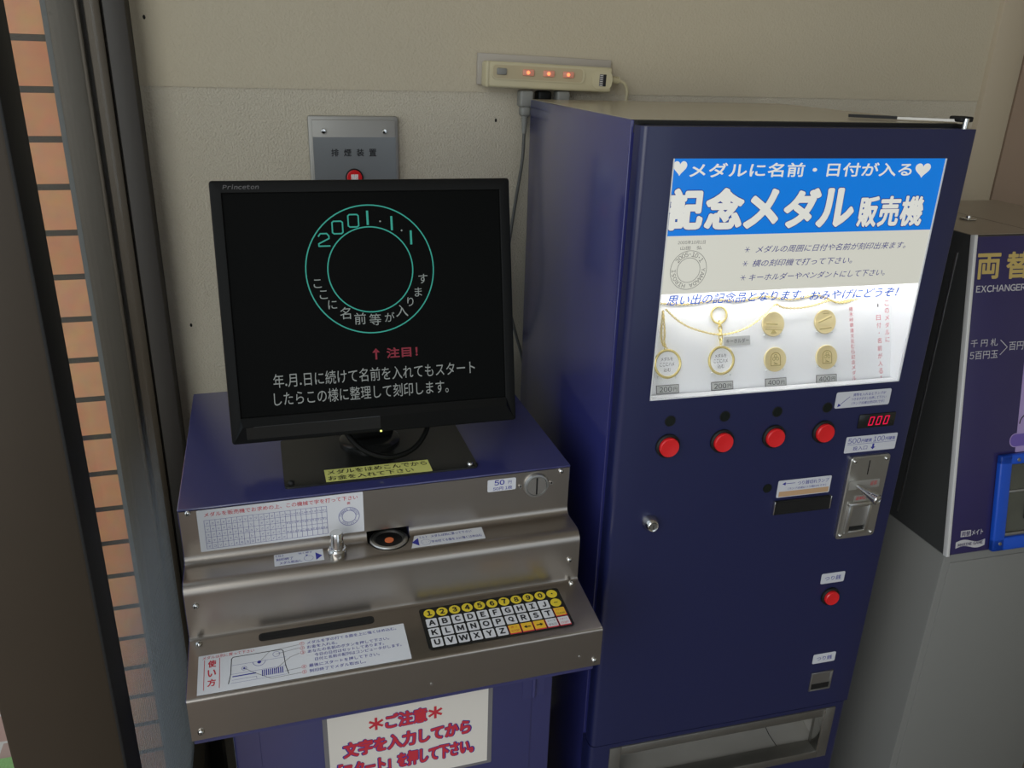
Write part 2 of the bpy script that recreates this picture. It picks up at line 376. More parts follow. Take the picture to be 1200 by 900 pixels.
    def build(s, name, parent=None, inv=None, xf=None, smooth=True, ang=35):
        """inv: author frame -> parent's local space"""
        vs = s.v
        if xf is not None: vs = [xf @ v for v in vs]
        if inv is not None: vs = [v - inv for v in vs]
        me = bpy.data.meshes.new(name); me.from_pydata([tuple(v) for v in vs], [], s.f)
        for m in s.mats: me.materials.append(MATS[m])
        me.polygons.foreach_set('material_index', s.m)
        if smooth:
            me.polygons.foreach_set('use_smooth', [True] * len(s.f)); me.set_sharp_from_angle(angle=math.radians(ang))
        me.update(); o = bpy.data.objects.new(name, me); COL.objects.link(o)
        if parent: o.parent = parent
        return o

class Thing:
    """an Empty at the thing's base; parts are authored in the thing's author frame whose point `origin` is the Empty"""
    def __init__(s, name, label, cat, origin=(0, 0, 0), loc=None, rotz=0.0, group=None):
        s.o = bpy.data.objects.new(name, None); COL.objects.link(s.o); s.o.empty_display_size = 0.05
        s.origin = Vector(origin); s.o.location = Vector(loc) if loc is not None else s.origin; s.o.rotation_euler = (0, 0, rotz)
        s.o['label'] = label; s.o['category'] = cat
        if group: s.o['group'] = group
    def part(s, name, mb, parent=None, label=None, xf=None, **k):
        o = mb.build(name, parent or s.o, s.origin, xf, **k)
        if label: o['label'] = label
        return o
def struct(name, mb, parent=None, label=None, **k):
    o = mb.build(name, parent, **k)
    if parent is None: o['kind'] = 'structure'
    if label: o['label'] = label
    return o

TV = -0.0355
def machine_to_world(x, y):      # frame of the two machines on the right, front left foot of the vending machine at 0,0
    c, s_ = math.cos(TV), math.sin(TV); return (0.46371 + c * x - s_ * y, -0.55463 + s_ * x + c * y)

# ================================================================== SETTING
mb = MB(); mb.box(-0.165, 1.523, 0.0, 0.12, 0, 1.4885, 'wallpaper_low'); mb.box(-0.165, 1.523, -0.0018, 0.12, 1.4885, 2.6, 'wallpaper_high')
wb = struct('wall_back', mb, label='beige textured wallpaper with a seam just above the machines')
for (x, z, y) in ((-0.1456, 1.5907, -0.0018), (-0.131, 1.0827, 0), (0.4323, 1.4401, 0)):
    q = MB(); q.disc(Frame((x, y, z), (1, 0, 0), (0, 0, 1)), 0, 0, 0.0022, 'dark_gap', 0.0002, ry=0.0034, seg=10); q.build('nail_hole', wb)
mb = MB(); mb.box(-0.30, 3.0, -4.2, 0.12, -0.1, 0, 'floor'); struct('floor', mb)
mb = MB(); mb.box(-0.30, 3.0, -4.2, 0.12, 2.6, 2.7, 'ceiling'); struct('ceiling', mb)
mb = MB(); mb.box(2.9, 3.0, -4.2, 0.12, 0, 2.6, 'wallpaper_low'); struct('wall_right', mb)
mb = MB(); mb.box(-0.29, -0.17, -4.2, -3.4, 0, 2.6, 'wallpaper_low'); struct('wall_left', mb)
mb = MB(); mb.box(-0.29, 0.2, -4.3, -4.2, 0, 2.6, 'wallpaper_low'); mb.box(2.2, 3.0, -4.3, -4.2, 0, 2.6, 'wallpaper_low'); struct('wall_front', mb)
# door frame and door at the right end of the back wall
mb = MB(); mb.box(1.5232, 1.602, -0.014, 0.12, 0, 2.6, 'trim_beige', 0.002); struct('trim_1', mb, label='pale beige upright board of the door frame')
mb = MB(); mb.box(1.602, 1.616, -0.004, 0.12, 0, 2.6, 'trim_beige'); mb.box(1.616, 1.622, 0.012, 0.12, 0, 2.6, 'dark_gap'); struct('trim_2', mb)
mb = MB(); mb.box(1.6222, 2.9, -0.004, 0.12, 0.0, 2.6, 'door_brown', 0.002); struct('door_1', mb, label='brownish door panel')
# window beside the back corner: stepped bronze jamb, glass, post
jamb = MB(); jamb.box(-0.1965, -0.1652, -0.056, 0.12, 0, 2.6, 'bronze_dark', 0.002); jamb.box(-0.2035, -0.1965, -0.020, 0.12, 0, 2.6, 'bronze_dark')
jamb.box(-0.2262, -0.2035, -0.03, 0.12, 0, 2.6, 'bronze_alu', 0.002)
jamb.box(-0.2320, -0.2262, -0.022, 0.12, 0, 2.6, 'bronze_dark')
jamb.box(-0.2376, -0.2320, -0.038, 0.12, 0, 2.6, 'bronze_alu', 0.0015)
jamb.box(-0.2790, -0.2376, -0.024, 0.12, 0, 2.6, 'bronze_grey', 0.002)
win = struct('window_1', jamb, label='stepped dark bronze window jamb at the left corner')
q = MB(); q.box(-0.2885, -0.2790, -0.012, 0.12, 0, 2.6, 'sealant'); q.build('sealant_strip', win)['label'] = 'pale grey sealant strip'
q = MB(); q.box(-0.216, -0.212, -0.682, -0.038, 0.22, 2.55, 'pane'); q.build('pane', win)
q = MB(); q.box(-0.240, -0.190, -0.682, -0.038, 0.0, 0.22, 'bronze_alu', 0.003); q.box(-0.240, -0.190, -0.682, -0.038, 2.55, 2.6, 'bronze_alu', 0.003); q.build('rail', win)
q = MB(); q.box(-0.294, -0.188, -0.75, -0.684, 0, 2.6, 'post_brown', 0.004)
q.box(-0.2955, -0.274, -0.738, -0.690, 0, 2.6, 'bronze_alu', 0.002); post = q.build('post', win); post['label'] = 'wide brown aluminium post'
g = MB(); g.box(-0.1900, -0.1868, -0.7495, -0.6835, 0, 2.6, 'gasket', 0.001); g.build('gasket', post)['label'] = 'black rubber gasket'
mb = MB(); mb.box(-0.48, -0.2886, 0.0, 0.6, -0.04, 3.0, 'brick_tile'); struct('wall_outside', mb, label='orange brick tile pier outside the window')
mb = MB(); mb.box(-6.0, -0.302, -8.0, 6.0, -0.14, -0.04, 'paving'); struct('ground_outside', mb)
q = MB(); q.box(-1.15, -0.52, -0.55, 0.24, -0.0399, -0.033, 'green_mat', 0.002); struct('path_outside', q, label='green strip on the paving outside, past the brown post')

# ================================================================== ENGRAVING MACHINE
CX0, CX1 = -0.1276, 0.4047
con = Thing('engraving_machine', 'blue and brushed steel medal engraving machine with letter keypad, standing under the monitor', 'machine', (0.1385, -0.45, 0))
def arc(cy, cz, r, a0, a1, n=6):
    return [(cy + r * math.cos(math.radians(a0 + (a1 - a0) * i / n)), cz + r * math.sin(math.radians(a0 + (a1 - a0) * i / n))) for i in range(n + 1)]
face = [(-0.5293, 0.9970)]
face += [(-0.5293, 0.9336), (-0.5293, 0.9312)] + arc(-0.5393, 0.9312, 0.0100, 0, -90, 5)[1:]
face += [(-0.5405, 0.9212), (-0.5688, 0.9212)] + arc(-0.5700, 0.9060, 0.0152, 90, 180, 7) + [(-0.5853, 0.9035)]
face += [(-0.5856, 0.8480), (-0.5856, 0.8460)] + [(-0.5862, 0.8436), (-0.5885, 0.8420)]
face += [(-0.5905, 0.8417), (-0.6790, 0.8301)] + arc(-0.6815, 0.8262, 0.0035, 83, 180, 4) + [(-0.6850, 0.8240), (-0.6850, 0.7685), (-0.672, 0.7675)]
def offset_profile(P, d):
    out = []
    for i, p in enumerate(P):
        a = Vector(P[max(i - 1, 0)]); b = Vector(P[min(i + 1, len(P) - 1)]); t = (b - a).normalized(); n = Vector((-t.y, t.x)); out.append((p[0] + n.x * d, p[1] + n.y * d))
    return out
inner = offset_profile(face, 0.0016)
NX0, NX1 = 0.1085, 0.1675
upf = [(-0.5293, 0.9970), (-0.5293, 0.9335)]; upi = offset_profile(upf, 0.0016)
k0 = next(i for i, p in enumerate(face) if p[0] < -0.56)
lof = [(-0.5670, face[k0][1])] + face[k0:]; loi = offset_profile(lof, 0.0016)
mb = MB(); mb.prism(face + inner[::-1], CX0, NX0, 'steel'); mb.prism(face + inner[::-1], NX1, CX1, 'steel'); mb.prism(upf + upi[::-1], NX0, NX1, 'steel'); mb.prism(lof + loi[::-1], NX0, NX1, 'steel'); con.part('front_panel', mb, label='brushed stainless steel stepped front')
# blue housing behind the steel
hin = [(y + 0.0035, z) for y, z in face[:-2]]
hin = [p for p in hin]
hous = [(-0.130, 0.985), (-0.130, 0.74), (-0.660, 0.74), (-0.660, 0.78)] + [(y + 0.004, z - 0.002) for y, z in face[-9:-3]][::-1] + [(y + 0.003, z - 0.001) for y, z in face[:-9]][::-1] + [(-0.526, 0.985)]
mb = MB(); mb.prism(hous, CX0 - 0.0012, NX0, 'blue'); mb.prism(hous, NX1, CX1 + 0.0012, 'blue'); mb.box(NX0, NX1, -0.498, -0.130, 0.74, 0.985, 'blue'); mb.box(NX0, NX1, -0.660, -0.130, 0.74, 0.80, 'blue'); con.part('housing', mb, label='dark blue painted housing')
mb = MB(); mb.box(CX0 - 0.0016, CX1 + 0.0016, -0.5296, -0.130, 0.9972, 1.0006, 'blue', 0.0016, 3); mb.box(CX0 - 0.0016, CX1 + 0.0016, -0.5270, -0.130, 0.975, 0.9980, 'blue'); con.part('top_cover', mb, label='dark blue painted top cover')
# lower cabinet
mb = MB(); mb.box(-0.0936, 0.3870, -0.558, -0.14, 0.06, 0.74, 'blue', 0.004, 2); con.part('cabinet', mb)
mb = MB(); mb.box(-0.080, 0.374, -0.530, -0.16, 0.0, 0.06, 'black'); con.part('plinth', mb)
mb = MB(); mb.box(-0.0580, 0.3520, -0.5605, -0.5582, 0.09, 0.735, 'blue', 0.001); cdoor = con.part('door', mb, label='blue cabinet door below the keypad')
mb = MB(); mb.cyl((0.3545, -0.5612, 0.615), (0.3545, -0.5612, 0.665), 0.0034, 0.0034, 'blue', 12); mb.box(0.336, 0.3535, -0.5612, -0.5604, 0.613, 0.667, 'blue'); mb.box(0.3555, 0.373, -0.5590, -0.5582, 0.613, 0.667, 'blue'); con.part('hinge', mb, cdoor)
FS = Frame((0, -0.5606, 0), (1, 0, 0), (0, 0, 1))
mb = MB(); mb.rrect(FS, 0.0300, 0.2872, 0.4980, 0.690, 'sleeve', 0.002, 0.0003, 0.0009); sleeve = con.part('sign_sleeve', mb, cdoor, label='clear plastic sleeve round the notice')
FSP = Frame((0, -0.5606, 0), (1, 0, 0), (0, 0, 1))
mb = MB(); mb.rrect(FSP, 0.0368, 0.2800, 0.5040, 0.685, 'paper_warm', 0, 0.0013, 0.0004)
def outlined(F, t, ca, cb, wd, ht, b=0.03, c=0.0020):
    mb.text(F, t, ca, cb, wd * 1.02, ht * 1.06, 'ink_blue', bold=b + 0.030, c=c); mb.text(F, t, ca, cb, wd, ht, 'ink_red', bold=b, c=c + 0.0002)
for (x0, x1) in ((0.1000, 0.1145), (0.1895, 0.2040)):
    xm = (x0 + x1) / 2
    for k in range(3):
        t = k * PI / 3 + PI / 2; mb.line(FSP, [(xm - .0105 * math.cos(t), .6225 - .0105 * math.sin(t)), (xm + .0105 * math.cos(t), .6225 + .0105 * math.sin(t))], 0.0040, 'ink_red', 0.0021 + k * 3e-5)
outlined(FSP, 'ご注意', 0.1525, 0.6224, 0.0640, 0.0285, 0.042)
outlined(FSP, '文字を入力してから', 0.1550, 0.5822, 0.1950, 0.0300, 0.045)
outlined(FSP, '「スタート」を押して下さい。', 0.1530, 0.5425, 0.2090, 0.0310, 0.042)
con.part('notice_sign', mb, cdoor, label='white notice with large red writing')
# screws
for p, n in (((0.3915, -0.5293, 0.9925), (0, -1, 0)), ((-0.1166, -0.5293, 0.9945), (0, -1, 0)), ((0.3900, -0.5856, 0.878), (0, -1, 0)), ((-0.1150, -0.5856, 0.892), (0, -1, 0)),
             ((-0.116, -0.596, 0.8412), (0, -.12, 1)), ((0.3925, -0.5925, 0.8418), (0, -.12, 1)), ((-0.1160, -0.685, 0.7808), (0, -1, 0)), ((0.3952, -0.685, 0.7785), (0, -1, 0))):
    con.part('screw', MB().screw(p, n))
for p in ((0.3731, -0.685, 0.7889), (0.1669, -0.685, 0.789)):
    con.part('rivet', MB().lathe(p, (0, -1, 0), [(0.0022, 0), (0.0018, .0010), (0, .0013)], 'chrome', 12))
# upper panel labels
FU = Frame((0, -0.5293, 0), (1, 0, 0), (0, 0, 1))
mb = MB(); mb.rrect(FU, -0.1065, 0.1058, 0.9352, 0.9968, 'paper', 0.001, 0.0002, 0.0005)
mb.text(FU, 'メダルを販売機でお求めの上、この機械で字を打って下さい', 0.0005, 0.9898, 0.196, 0.0066, 'ink_red', bold=0.004, c=0.001)
for i in range(24): mb.line(FU, [(-0.0985 + i * 0.00675, 0.9390), (-0.0985 + i * 0.00675, 0.9815)], 0.0004, 'ink_blue', 0.0010)
for i in range(6): mb.line(FU, [(-0.0985, 0.9390 + i * 0.0085), (0.0568, 0.9390 + i * 0.0085)], 0.00035, 'ink_blue', 0.0010)
KANA = ['アカサタナハマヤラワガザダバパ', 'イキシチニヒミ　リ　ギジヂビピ', 'ウクスツヌフムユルングズヅブプ', 'エケセテネヘメ　レ　ゲゼデベペ', 'オコソトノホモヨロヲゴゾドボポ']
for r_, row in enumerate(KANA):
    for i, ch in enumerate(row):
        if ch != '　': mb.text(FU, ch, -0.0951 + i * 0.00675, 0.9770 - r_ * 0.0085 - (0.0005), None, 0.0028, 'ink_blue', c=0.0011)
ROM = ['キャシャチャニャヒャミャリャギャ', 'キュシュチュニュヒュミュリュギュ', 'キョショチョニョヒョミョリョギョ']
for r_, row in enumerate(ROM):
    for i in range(8): mb.text(FU, row[2 * i:2 * i + 2], 0.0062 + i * 0.00675, 0.9760 - r_ * 0.0132, 0.0052, 0.0030, 'ink_blue', c=0.0011)
mb.text(FU, '例', 0.0860, 0.9820, None, 0.0042, 'ink_red', c=0.0011, bold=.01)
mb.ring(FU, 0.0860, 0.9615, 0.0138, 0.0006, 'ink_blue', 0.0010); mb.ring(FU, 0.0860, 0.9615, 0.0092, 0.0006, 'ink_blue', 0.0010)
mb.arc_text(FU, 'YAMADA HIROSI', 0.0860, 0.9615, 0.0114, math.radians(170), math.radians(10), 0.0026, 'ink_blue', c=0.0011)
mb.arc_text(FU, '1.01.5002', 0.0860, 0.9615, 0.0114, math.radians(-40), math.radians(-140), 0.0024, 'ink_blue', outward=False, c=0.0011)
con.part('kana_chart', mb, label='white label with a blue kana table and red heading')
mb = MB(); mb.rrect(FU, 0.2812, 0.3232, 0.9722, 0.9912, 'label_grey', 0.002, 0.0002, 0.0005)
mb.text(FU, '50', 0.2985, 0.9860, 0.0150, 0.0080, 'ink_blue', bold=0.03, c=0.001); mb.text(FU, '円', 0.3140, 0.9850, None, 0.0052, 'ink_blue', c=0.001)
mb.text(FU, '50円 1枚', 0.3035, 0.9765, 0.0285, 0.0058, 'ink_blue', c=0.001, bold=.006)
con.part('price_label', mb, label='small grey label reading 50 yen')
mb = MB(); mb.lathe((0.3537, -0.5293, 0.9750), (0, -1, 0), [(0.0192, 0), (0.0192, 0.0025), (0.0178, 0.0048), (0.0155, 0.0050), (0.0148, 0.0036), (0, 0.0036)], 'alu', 36)
mb.disc(FU, 0.3537, 0.9750, 0.0142, 'chrome', 0.0040, 0.0010)
for dx in (-0.0235, 0.0235): mb.disc(FU, 0.3537 + dx, 0.9750 + .0004, 0.0030, 'chrome', 0.0002, 0.0012, 12); mb.disc(FU, 0.3537 + dx, 0.9754, 0.0014, 'dark_gap', 0.0015, 0, 8)
cs = con.part('coin_slot', mb, label='round metal coin slot')
mb = MB(); mb.rrect(FU, 0.3527, 0.3551, 0.9615, 0.9885, 'black', 0.0011, 0.0052); con.part('slit', mb, cs)
# shelf: medal socket, knob, arrow labels
ZS = 0.9212
FH = Frame((0, 0, ZS), (1, 0, 0), (0, 1, 0))
mb = MB(); mb.box(NX0, NX1, -0.5690, -0.4990, 0.9100, 0.9195, 'black'); mb.box(NX0, NX1, -0.5010, -0.4985, 0.9195, 0.9400, 'black'); mb.box(NX0, NX1, -0.5275, -0.4985, 0.9336, 0.9400, 'black')
con.part('socket_liner', mb, label='dark recess behind the medal socket'); mb = MB(); 
ts = math.asin(-0.0035 / 0.0278); cut = [(0.1380 + 0.0278 * math.cos(t), -0.5375 + 0.0278 * math.sin(t)) for t in [ts - (PI + 2 * ts) * i / 24 for i in range(25)]]
mb.poly(FH, [(NX0, -0.5690), (NX1, -0.5690), (NX1, -0.5410)] + cut + [(NX0, -0.5410)], 'steel', -0.0004, 0.0005)
sock = con.part('medal_socket', mb, label='round steel medal socket with a dark hole')
mb = MB(); mb.lathe((0.1380, -0.5375, ZS - .0012), (0, 0, 1), [(0.0262, 0), (0.0262, 0.0022), (0.0248, 0.0036), (0.0212, 0.0036), (0.0190, 0.0020), (0.0176, 0.0006)], 'steel_plate', 44); con.part('socket_ring', mb, sock)
mb = MB(); mb.disc(FH, 0.1380, -0.5375, 0.0186, 'black', 0.0002, 0, 36); mb.disc(FH, 0.1380, -0.5412, 0.0062, 'orange', 0.0008, 0.0012, 20); con.part('socket_centre', mb, sock, label='orange centre of the socket')
mb = MB(); mb.lathe((0.0660, -0.5575, ZS), (0, 0, 1), [(0.0126, 0), (0.0126, 0.0085), (0.0110, 0.0105), (0.0088, 0.0110), (0.0086, 0.0330), (0.0078, 0.0345), (0, 0.0345)], 'chrome', 32); con.part('knob', mb, label='shiny metal push knob')
mb = MB(); mb.rrect(FH, -0.0160, 0.0476, -0.5665, -0.5395, 'paper', 0.0005, 0.0003, 0.0004)
mb.poly(FH, [(0.0375, -0.5465), (0.0375, -0.5645), (0.0460, -0.5555)], 'ink_blue', 0.0009)
mb.text(FH, '（5）', -0.0090, -0.5440, 0.0100, 0.0050, 'ink_blue', c=0.0009); mb.text(FH, '刻印終了', -0.0025, -0.5525, 0.0220, 0.0062, 'ink_blue', bold=.006, c=0.0009)
mb.text(FH, 'メダル取出し', 0.0050, -0.5612, 0.0290, 0.0062, 'ink_blue', bold=.006, c=0.0009); mb.text(FH, '強く押す', 0.0245, -0.5440, 0.0180, 0.0040, 'ink_blue', c=0.0009)
mb.ring(FH, 0.0280, -0.5580, 0.0060, 0.0004, 'ink_blue', 0.0009, 24); mb.poly(FH, [(0.0240, -0.5492), (0.0280, -0.5492), (0.0260, -0.5525)], 'ink_blue', 0.0009)
con.part('arrow_label', mb, label='white label with a blue arrow beside the knob')
mb = MB(); mb.poly(FH, [(0.1735, -0.5385), (0.1645, -0.5675), (0.2690, -0.5675), (0.2710, -0.5385)], 'paper', 0.0003, 0.0004)
mb.poly(FH, [(0.1775, -0.5450), (0.1760, -0.5645), (0.1670, -0.5550)], 'ink_blue', 0.0009)
mb.text(FH, '（1）', 0.1850, -0.5445, 0.0100, 0.0050, 'ink_blue', c=0.0009); mb.text(FH, 'メダルは別に買って下さい', 0.2250, -0.5450, 0.0580, 0.0066, 'ink_blue', bold=.006, c=0.0009)
mb.ring(FH, 0.1865, -0.5575, 0.0066, 0.0004, 'ink_blue', 0.0009, 24); mb.text(FH, '・・・', 0.1865, -0.5575, 0.009, 0.001, 'ink_blue', c=0.0009)
mb.text(FH, '字の打てる面を上に強くはめ込む', 0.2300, -0.5585, 0.0720, 0.0066, 'ink_blue', bold=.006, c=0.0009)
con.part('arrow_label', mb, label='white label with a blue arrow beside the medal socket')
# ledge: slot, instruction plate, keypad
FL = Frame((0, -0.5885, 0.8420), (1, 0, 0), (0, 0.0960, 0.0122))
kb = 1.008
def ly(y): return (y + 0.5885) * kb     # world y on the ledge -> frame b
mb = MB(); mb.rrect(FL, -0.0430, 0.1060, ly(-0.6085), ly(-0.5945), 'black', 0.005, 0.0002); mb.rrect(FL, -0.0405, 0.1035, ly(-0.6030), ly(-0.5955), 'dark_gap', 0.004, 0.0003); con.part('medal_slot', mb, label='long dark medal outlet slot')
mb = MB(); mb.rrect(FL, -0.1158, 0.1428, ly(-0.6795), ly(-0.6180), 'paper', 0.0005, 0.0002, 0.0005)
mb.text(FL, 'メダルは別に買って下さい', -0.0800, ly(-0.6225), 0.0620, 0.0052, 'ink_red', c=0.0009)
for i, ch in enumerate('使い方'): mb.text(FL, ch, -0.0995, ly(-0.6335 - i * 0.0150), 0.0098, 0.0115, 'ink_red', bold=.03, c=0.0009)
for x in (-0.1085, -0.0905): mb.line(FL, [(x, ly(-0.6260)), (x, ly(-0.6735))], 0.0007, 'ink_red', 0.0009)
# little drawing of the machine
mb.line(FL, [(-0.0800, ly(-0.6700)), (-0.0775, ly(-0.6560)), (-0.0765, ly(-0.6310)), (-0.0745, ly(-0.6285)), (-0.0160, ly(-0.6285)), (-0.0140, ly(-0.6310)), (-0.0120, ly(-0.6560)), (-0.0090, ly(-0.6700))], 0.0009, 'ink', 0.0009)
for b in (-0.6420, -0.6560, -0.6700): mb.line(FL, [(-0.0775, ly(b)), (-0.0110, ly(b))], 0.0003, 'ink_blue', 0.0009)
mb.line(FL, [(-0.0750, ly(-0.6600)), (-0.0480, ly(-0.6600))], 0.0016, 'ink_blue', 0.0010); mb.line(FL, [(-0.0760, ly(-0.6655)), (-0.0470, ly(-0.6655)), (-0.0470, ly(-0.6690))], 0.0003, 'ink_blue', 0.0010)
mb.ring(FL, -0.0435, ly(-0.6420), 0.0075, 0.0005, 'ink_blue', 0.0010, 24, PI, 2 * PI); mb.disc(FL, -0.0435, ly(-0.6435), 0.0024, 'ink_blue', 0.0010, seg=14); mb.disc(FL, -0.0615, ly(-0.6495), 0.0014, 'ink_blue', 0.0010, seg=12); mb.ring(FL, -0.0615, ly(-0.6495), 0.0030, 0.0004, 'ink_blue', 0.0010, 20)
mb.ring(FL, -0.0225, ly(-0.6350), 0.0042, 0.0004, 'ink_blue', 0.0010, 20)
for i in range(11):
    mb.line(FL, [(-0.0400 + i * .0024, ly(-0.6575)), (-0.0400 + i * .0024, ly(-0.6665))], 0.0012, 'ink_blue', 0.0010)
for P in ([(-0.0435, -0.6435), (-0.0300, -0.6285), (0.0060, -0.6255)], [(-0.0615, -0.6495), (-0.0500, -0.6590), (-0.0300, -0.6730), (0.0060, -0.6720)], [(-0.0225, -0.6350), (0.0060, -0.6310)], [(-0.0250, -0.6600), (-0.0060, -0.6440), (0.0060, -0.6400)], [(-0.0130, -0.6650), (0.0060, -0.6640)]):
    mb.line(FL, [(a, ly(b)) for a, b in P], 0.0004, 'ink', 0.0011)
LNS = [('①', 'メダルを字の打てる面を上に強くはめ込む。', -0.6245, 0.1180), ('②', 'お金を入れる。', -0.6320, 0.0390), ('③', 'あなたの名前のボタンを押して下さい。', -0.6395, 0.1060), ('', '今日の日付はセットしてあります。', -0.6468, 0.0900), ('', '日付と名前の配列はコンピュータがします。', -0.6540, 0.1120), ('④', '最後にスタートを押して下さい。', -0.6630, 0.0900), ('⑤', '刻印終了でメダル取出し。', -0.6715, 0.0710)]
for num, t, y, wd in LNS:
    if num: mb.text(FL, num, 0.0098, ly(y), None, 0.0058, 'ink_red', c=0.0009)
    x0 = 0.0155 + (0 if num else 0.0080); mb.text(FL, t, x0 + wd / 2 * 0.99, ly(y), wd * .98, 0.0054, 'ink_blue', bold=.004, c=0.0009)
con.part('instruction_plate', mb, label='white instruction plate with a drawing and blue lines of text')
mb = MB(); mb.rrect(FL, 0.1672, 0.3690, ly(-0.6712), ly(-0.5978), 'black_gloss', 0.004, 0.0002, 0.0009); pad = con.part('keypad', mb, label='black membrane keypad of letters and numbers')
ROWS = ['1234567890・', 'ABCDEFGHIJ-', 'KLMNOPQRST', 'UVWXYZ']
for r_ in range(4):
    for i in range(11):
        cx = 0.1800 + i * 0.0177; cyy = ly(-0.6083 - r_ * 0.01755); k = MB()
        rnd = (r_ == 0) or (r_ == 1 and i == 10); ch = ROWS[r_][i] if i < len(ROWS[r_]) else None; hw = 0.0075
        if rnd: k.disc(FL, cx, cyy, hw + .0002, 'key_yellow', 0.0011, 0.0004, 24)
        elif ch: k.rrect(FL, cx - hw, cx + hw, cyy - hw, cyy + hw, 'key_white', 0.0014, 0.0011, 0.0004)
        else:
            kind = (r_, i)
            mm = 'key_orange' if kind in ((2, 10), (3, 6), (3, 7), (3, 8)) else 'key_white'
            k.rrect(FL, cx - hw - .0006, cx + hw + .0006, cyy - hw - .0008, cyy + hw, 'ink_red', 0.0006, 0.0011, 0.0003); k.rrect(FL, cx - hw, cx + hw, cyy - hw + .0008, cyy + hw, mm, 0.0006, 0.0011, 0.0005)
            if kind == (2, 10): k.text(FL, 'クリアー', cx, cyy + .0032, .0110, .0030, 'ink_red', c=.0019); k.text(FL, 'CLEAR', cx, cyy - .0034, .0120, .0030, 'ink', c=.0019)
            if kind == (3, 6): k.text(FL, '終 了', cx, cyy + .0030, .0090, .0036, 'ink_red', c=.0019); k.text(FL, 'STOP', cx, cyy - .0034, .0115, .0034, 'ink_red', c=.0019)
            if kind in ((3, 7), (3, 8)):
                sg = -1 if kind[1] == 7 else 1; k.line(FL, [(cx - sg * .0042, cyy), (cx + sg * .0015, cyy)], .0017, 'ink', .0019); k.poly(FL, [(cx + sg * .0048, cyy), (cx + sg * .0008, cyy + .0028), (cx + sg * .0008, cyy - .0028)][::sg], 'ink', .0019)
            if kind == (3, 9): k.text(FL, 'スペース', cx, cyy + .0032, .0110, .0030, 'ink', c=.0019); k.text(FL, 'SPACE', cx, cyy - .0034, .0115, .0034, 'ink', c=.0019)
            if kind == (3, 10): k.text(FL, 'スタート', cx, cyy + .0032, .0110, .0030, 'ink_red', c=.0019); k.text(FL, 'START', cx, cyy - .0034, .0115, .0034, 'ink_red', c=.0019)
        if ch == '・': k.disc(FL, cx, cyy, .0013, 'ink', .0018, seg=10)
        elif ch == '-': k.line(FL, [(cx - .0024, cyy), (cx + .0024, cyy)], .0012, 'ink', .0018)
        elif ch: k.text(FL, ch, cx, cyy, None, (.0098 if r_ else .0092), 'ink', bold=.055, c=.0018)
        con.part('key', k, pad, label=('yellow key' if rnd else None))

# ================================================================== MONITOR
mon = Thing('monitor', 'black desktop monitor showing a teal ring, on top of the engraving machine', 'monitor', (0.1385, -0.43, 1.0008))
# mounting plate and neck
mb = MB(); FP = Frame((0, 0, 1.0008), (1, 0, 0), (0, 1, 0)); mb.rrect(FP, 0.0050, 0.2735, -0.5070, -0.3560, 'black_gloss', 0.006, 0.0, 0.0026); plate = mon.part('base_plate', mb, label='glossy black base plate')
mb = MB(); mb.lathe((0.135, -0.385, 1.0034), (0, 0, 1), [(0.045, 0), (0.045, .004), (0.040, .008), (0.03, .010)], 'black_gloss', 40); mb.box(0.100, 0.170, -0.400, -0.372, 1.010, 1.20, 'black_plastic', 0.008, 3); mon.part('stand', mb)
for p in ((0.2635, -0.4975, 1.0034), (0.0142, -0.4955, 1.0034)): mon.part('screw', MB().screw(p, (0, 0, 1), 0.0046, 'chrome' if p[0] > .1 else 'black'), plate)
mb = MB(); FY = Frame((0.1335, -0.4870, 1.0034), (1, -.012, 0), (0, 1, 0)); mb.rrect(FY, -0.0735, 0.0735, -0.0178, 0.0175, 'yellow_label', 0, 0.0002, 0.0003)
mb.text(FY, 'メダルをはめこんでから', 0.0, 0.0082, 0.1400, 0.0130, 'ink', bold=.010, c=0.0008); mb.text(FY, 'お金を入れて下さい', -0.0110, -0.0088, 0.1180, 0.0130, 'ink', bold=.010, c=0.0008)
mon.part('paper_note', mb, plate, label='yellow paper strip with black writing')
c0 = Vector((0.1423, -0.4244, 1.2208)); ya, ti = -0.0158, 0.2115
MX = Vector((math.cos(ya), math.sin(ya), 0)); MBk = Vector((-math.sin(ya), math.cos(ya), 0)); MZ = math.cos(ti) * Vector((0, 0, 1)) + math.sin(ti) * MBk; MN = MX.cross(MZ)
MM = Matrix((MX, -MN, MZ)).transposed().to_4x4(); MM.translation = c0      # author: x right, y back, z up, front face at y = 0
FM = Frame((0, 0, 0), (1, 0, 0), (0, 0, 1))                                # N points to the viewer
HW, HH = 0.200, 0.1742
mb = MB()
def rloop(x0, x1, z0, z1, r, y):
    P = []
    for cx_, cz_, t0 in ((x1 - r, z1 - r, 0), (x0 + r, z1 - r, 90), (x0 + r, z0 + r, 180), (x1 - r, z0 + r, 270)):
        for k in range(5): t = math.radians(t0 + 22.5 * k); P.append((cx_ + r * math.cos(t), y, cz_ + r * math.sin(t)))
    return P
loops = [rloop(-HW, HW, -HH, HH, .004, .030), rloop(-HW, HW, -HH, HH, .004, .003), rloop(-HW + .0009, HW - .0009, -HH + .0009, HH - .0009, .0036, .0009), rloop(-HW + .003, HW - .003, -HH + .003, HH - .003, .003, 0),
         rloop(-.1862, .1862, -.1395, .1590, .0006, 0), rloop(-.1852, .1852, -.1385, .1580, .0005, .0010), rloop(-.1850, .1850, -.1383, .1578, .0005, .012)]
n_ = 20; vs = [p for L in loops for p in L]; fs = []
for k in range(len(loops) - 1):
    for q in range(n_): fs.append((k * n_ + q, k * n_ + (q + 1) % n_, (k + 1) * n_ + (q + 1) % n_, (k + 1) * n_ + q))
mb.add(vs, fs, 'black_plastic')
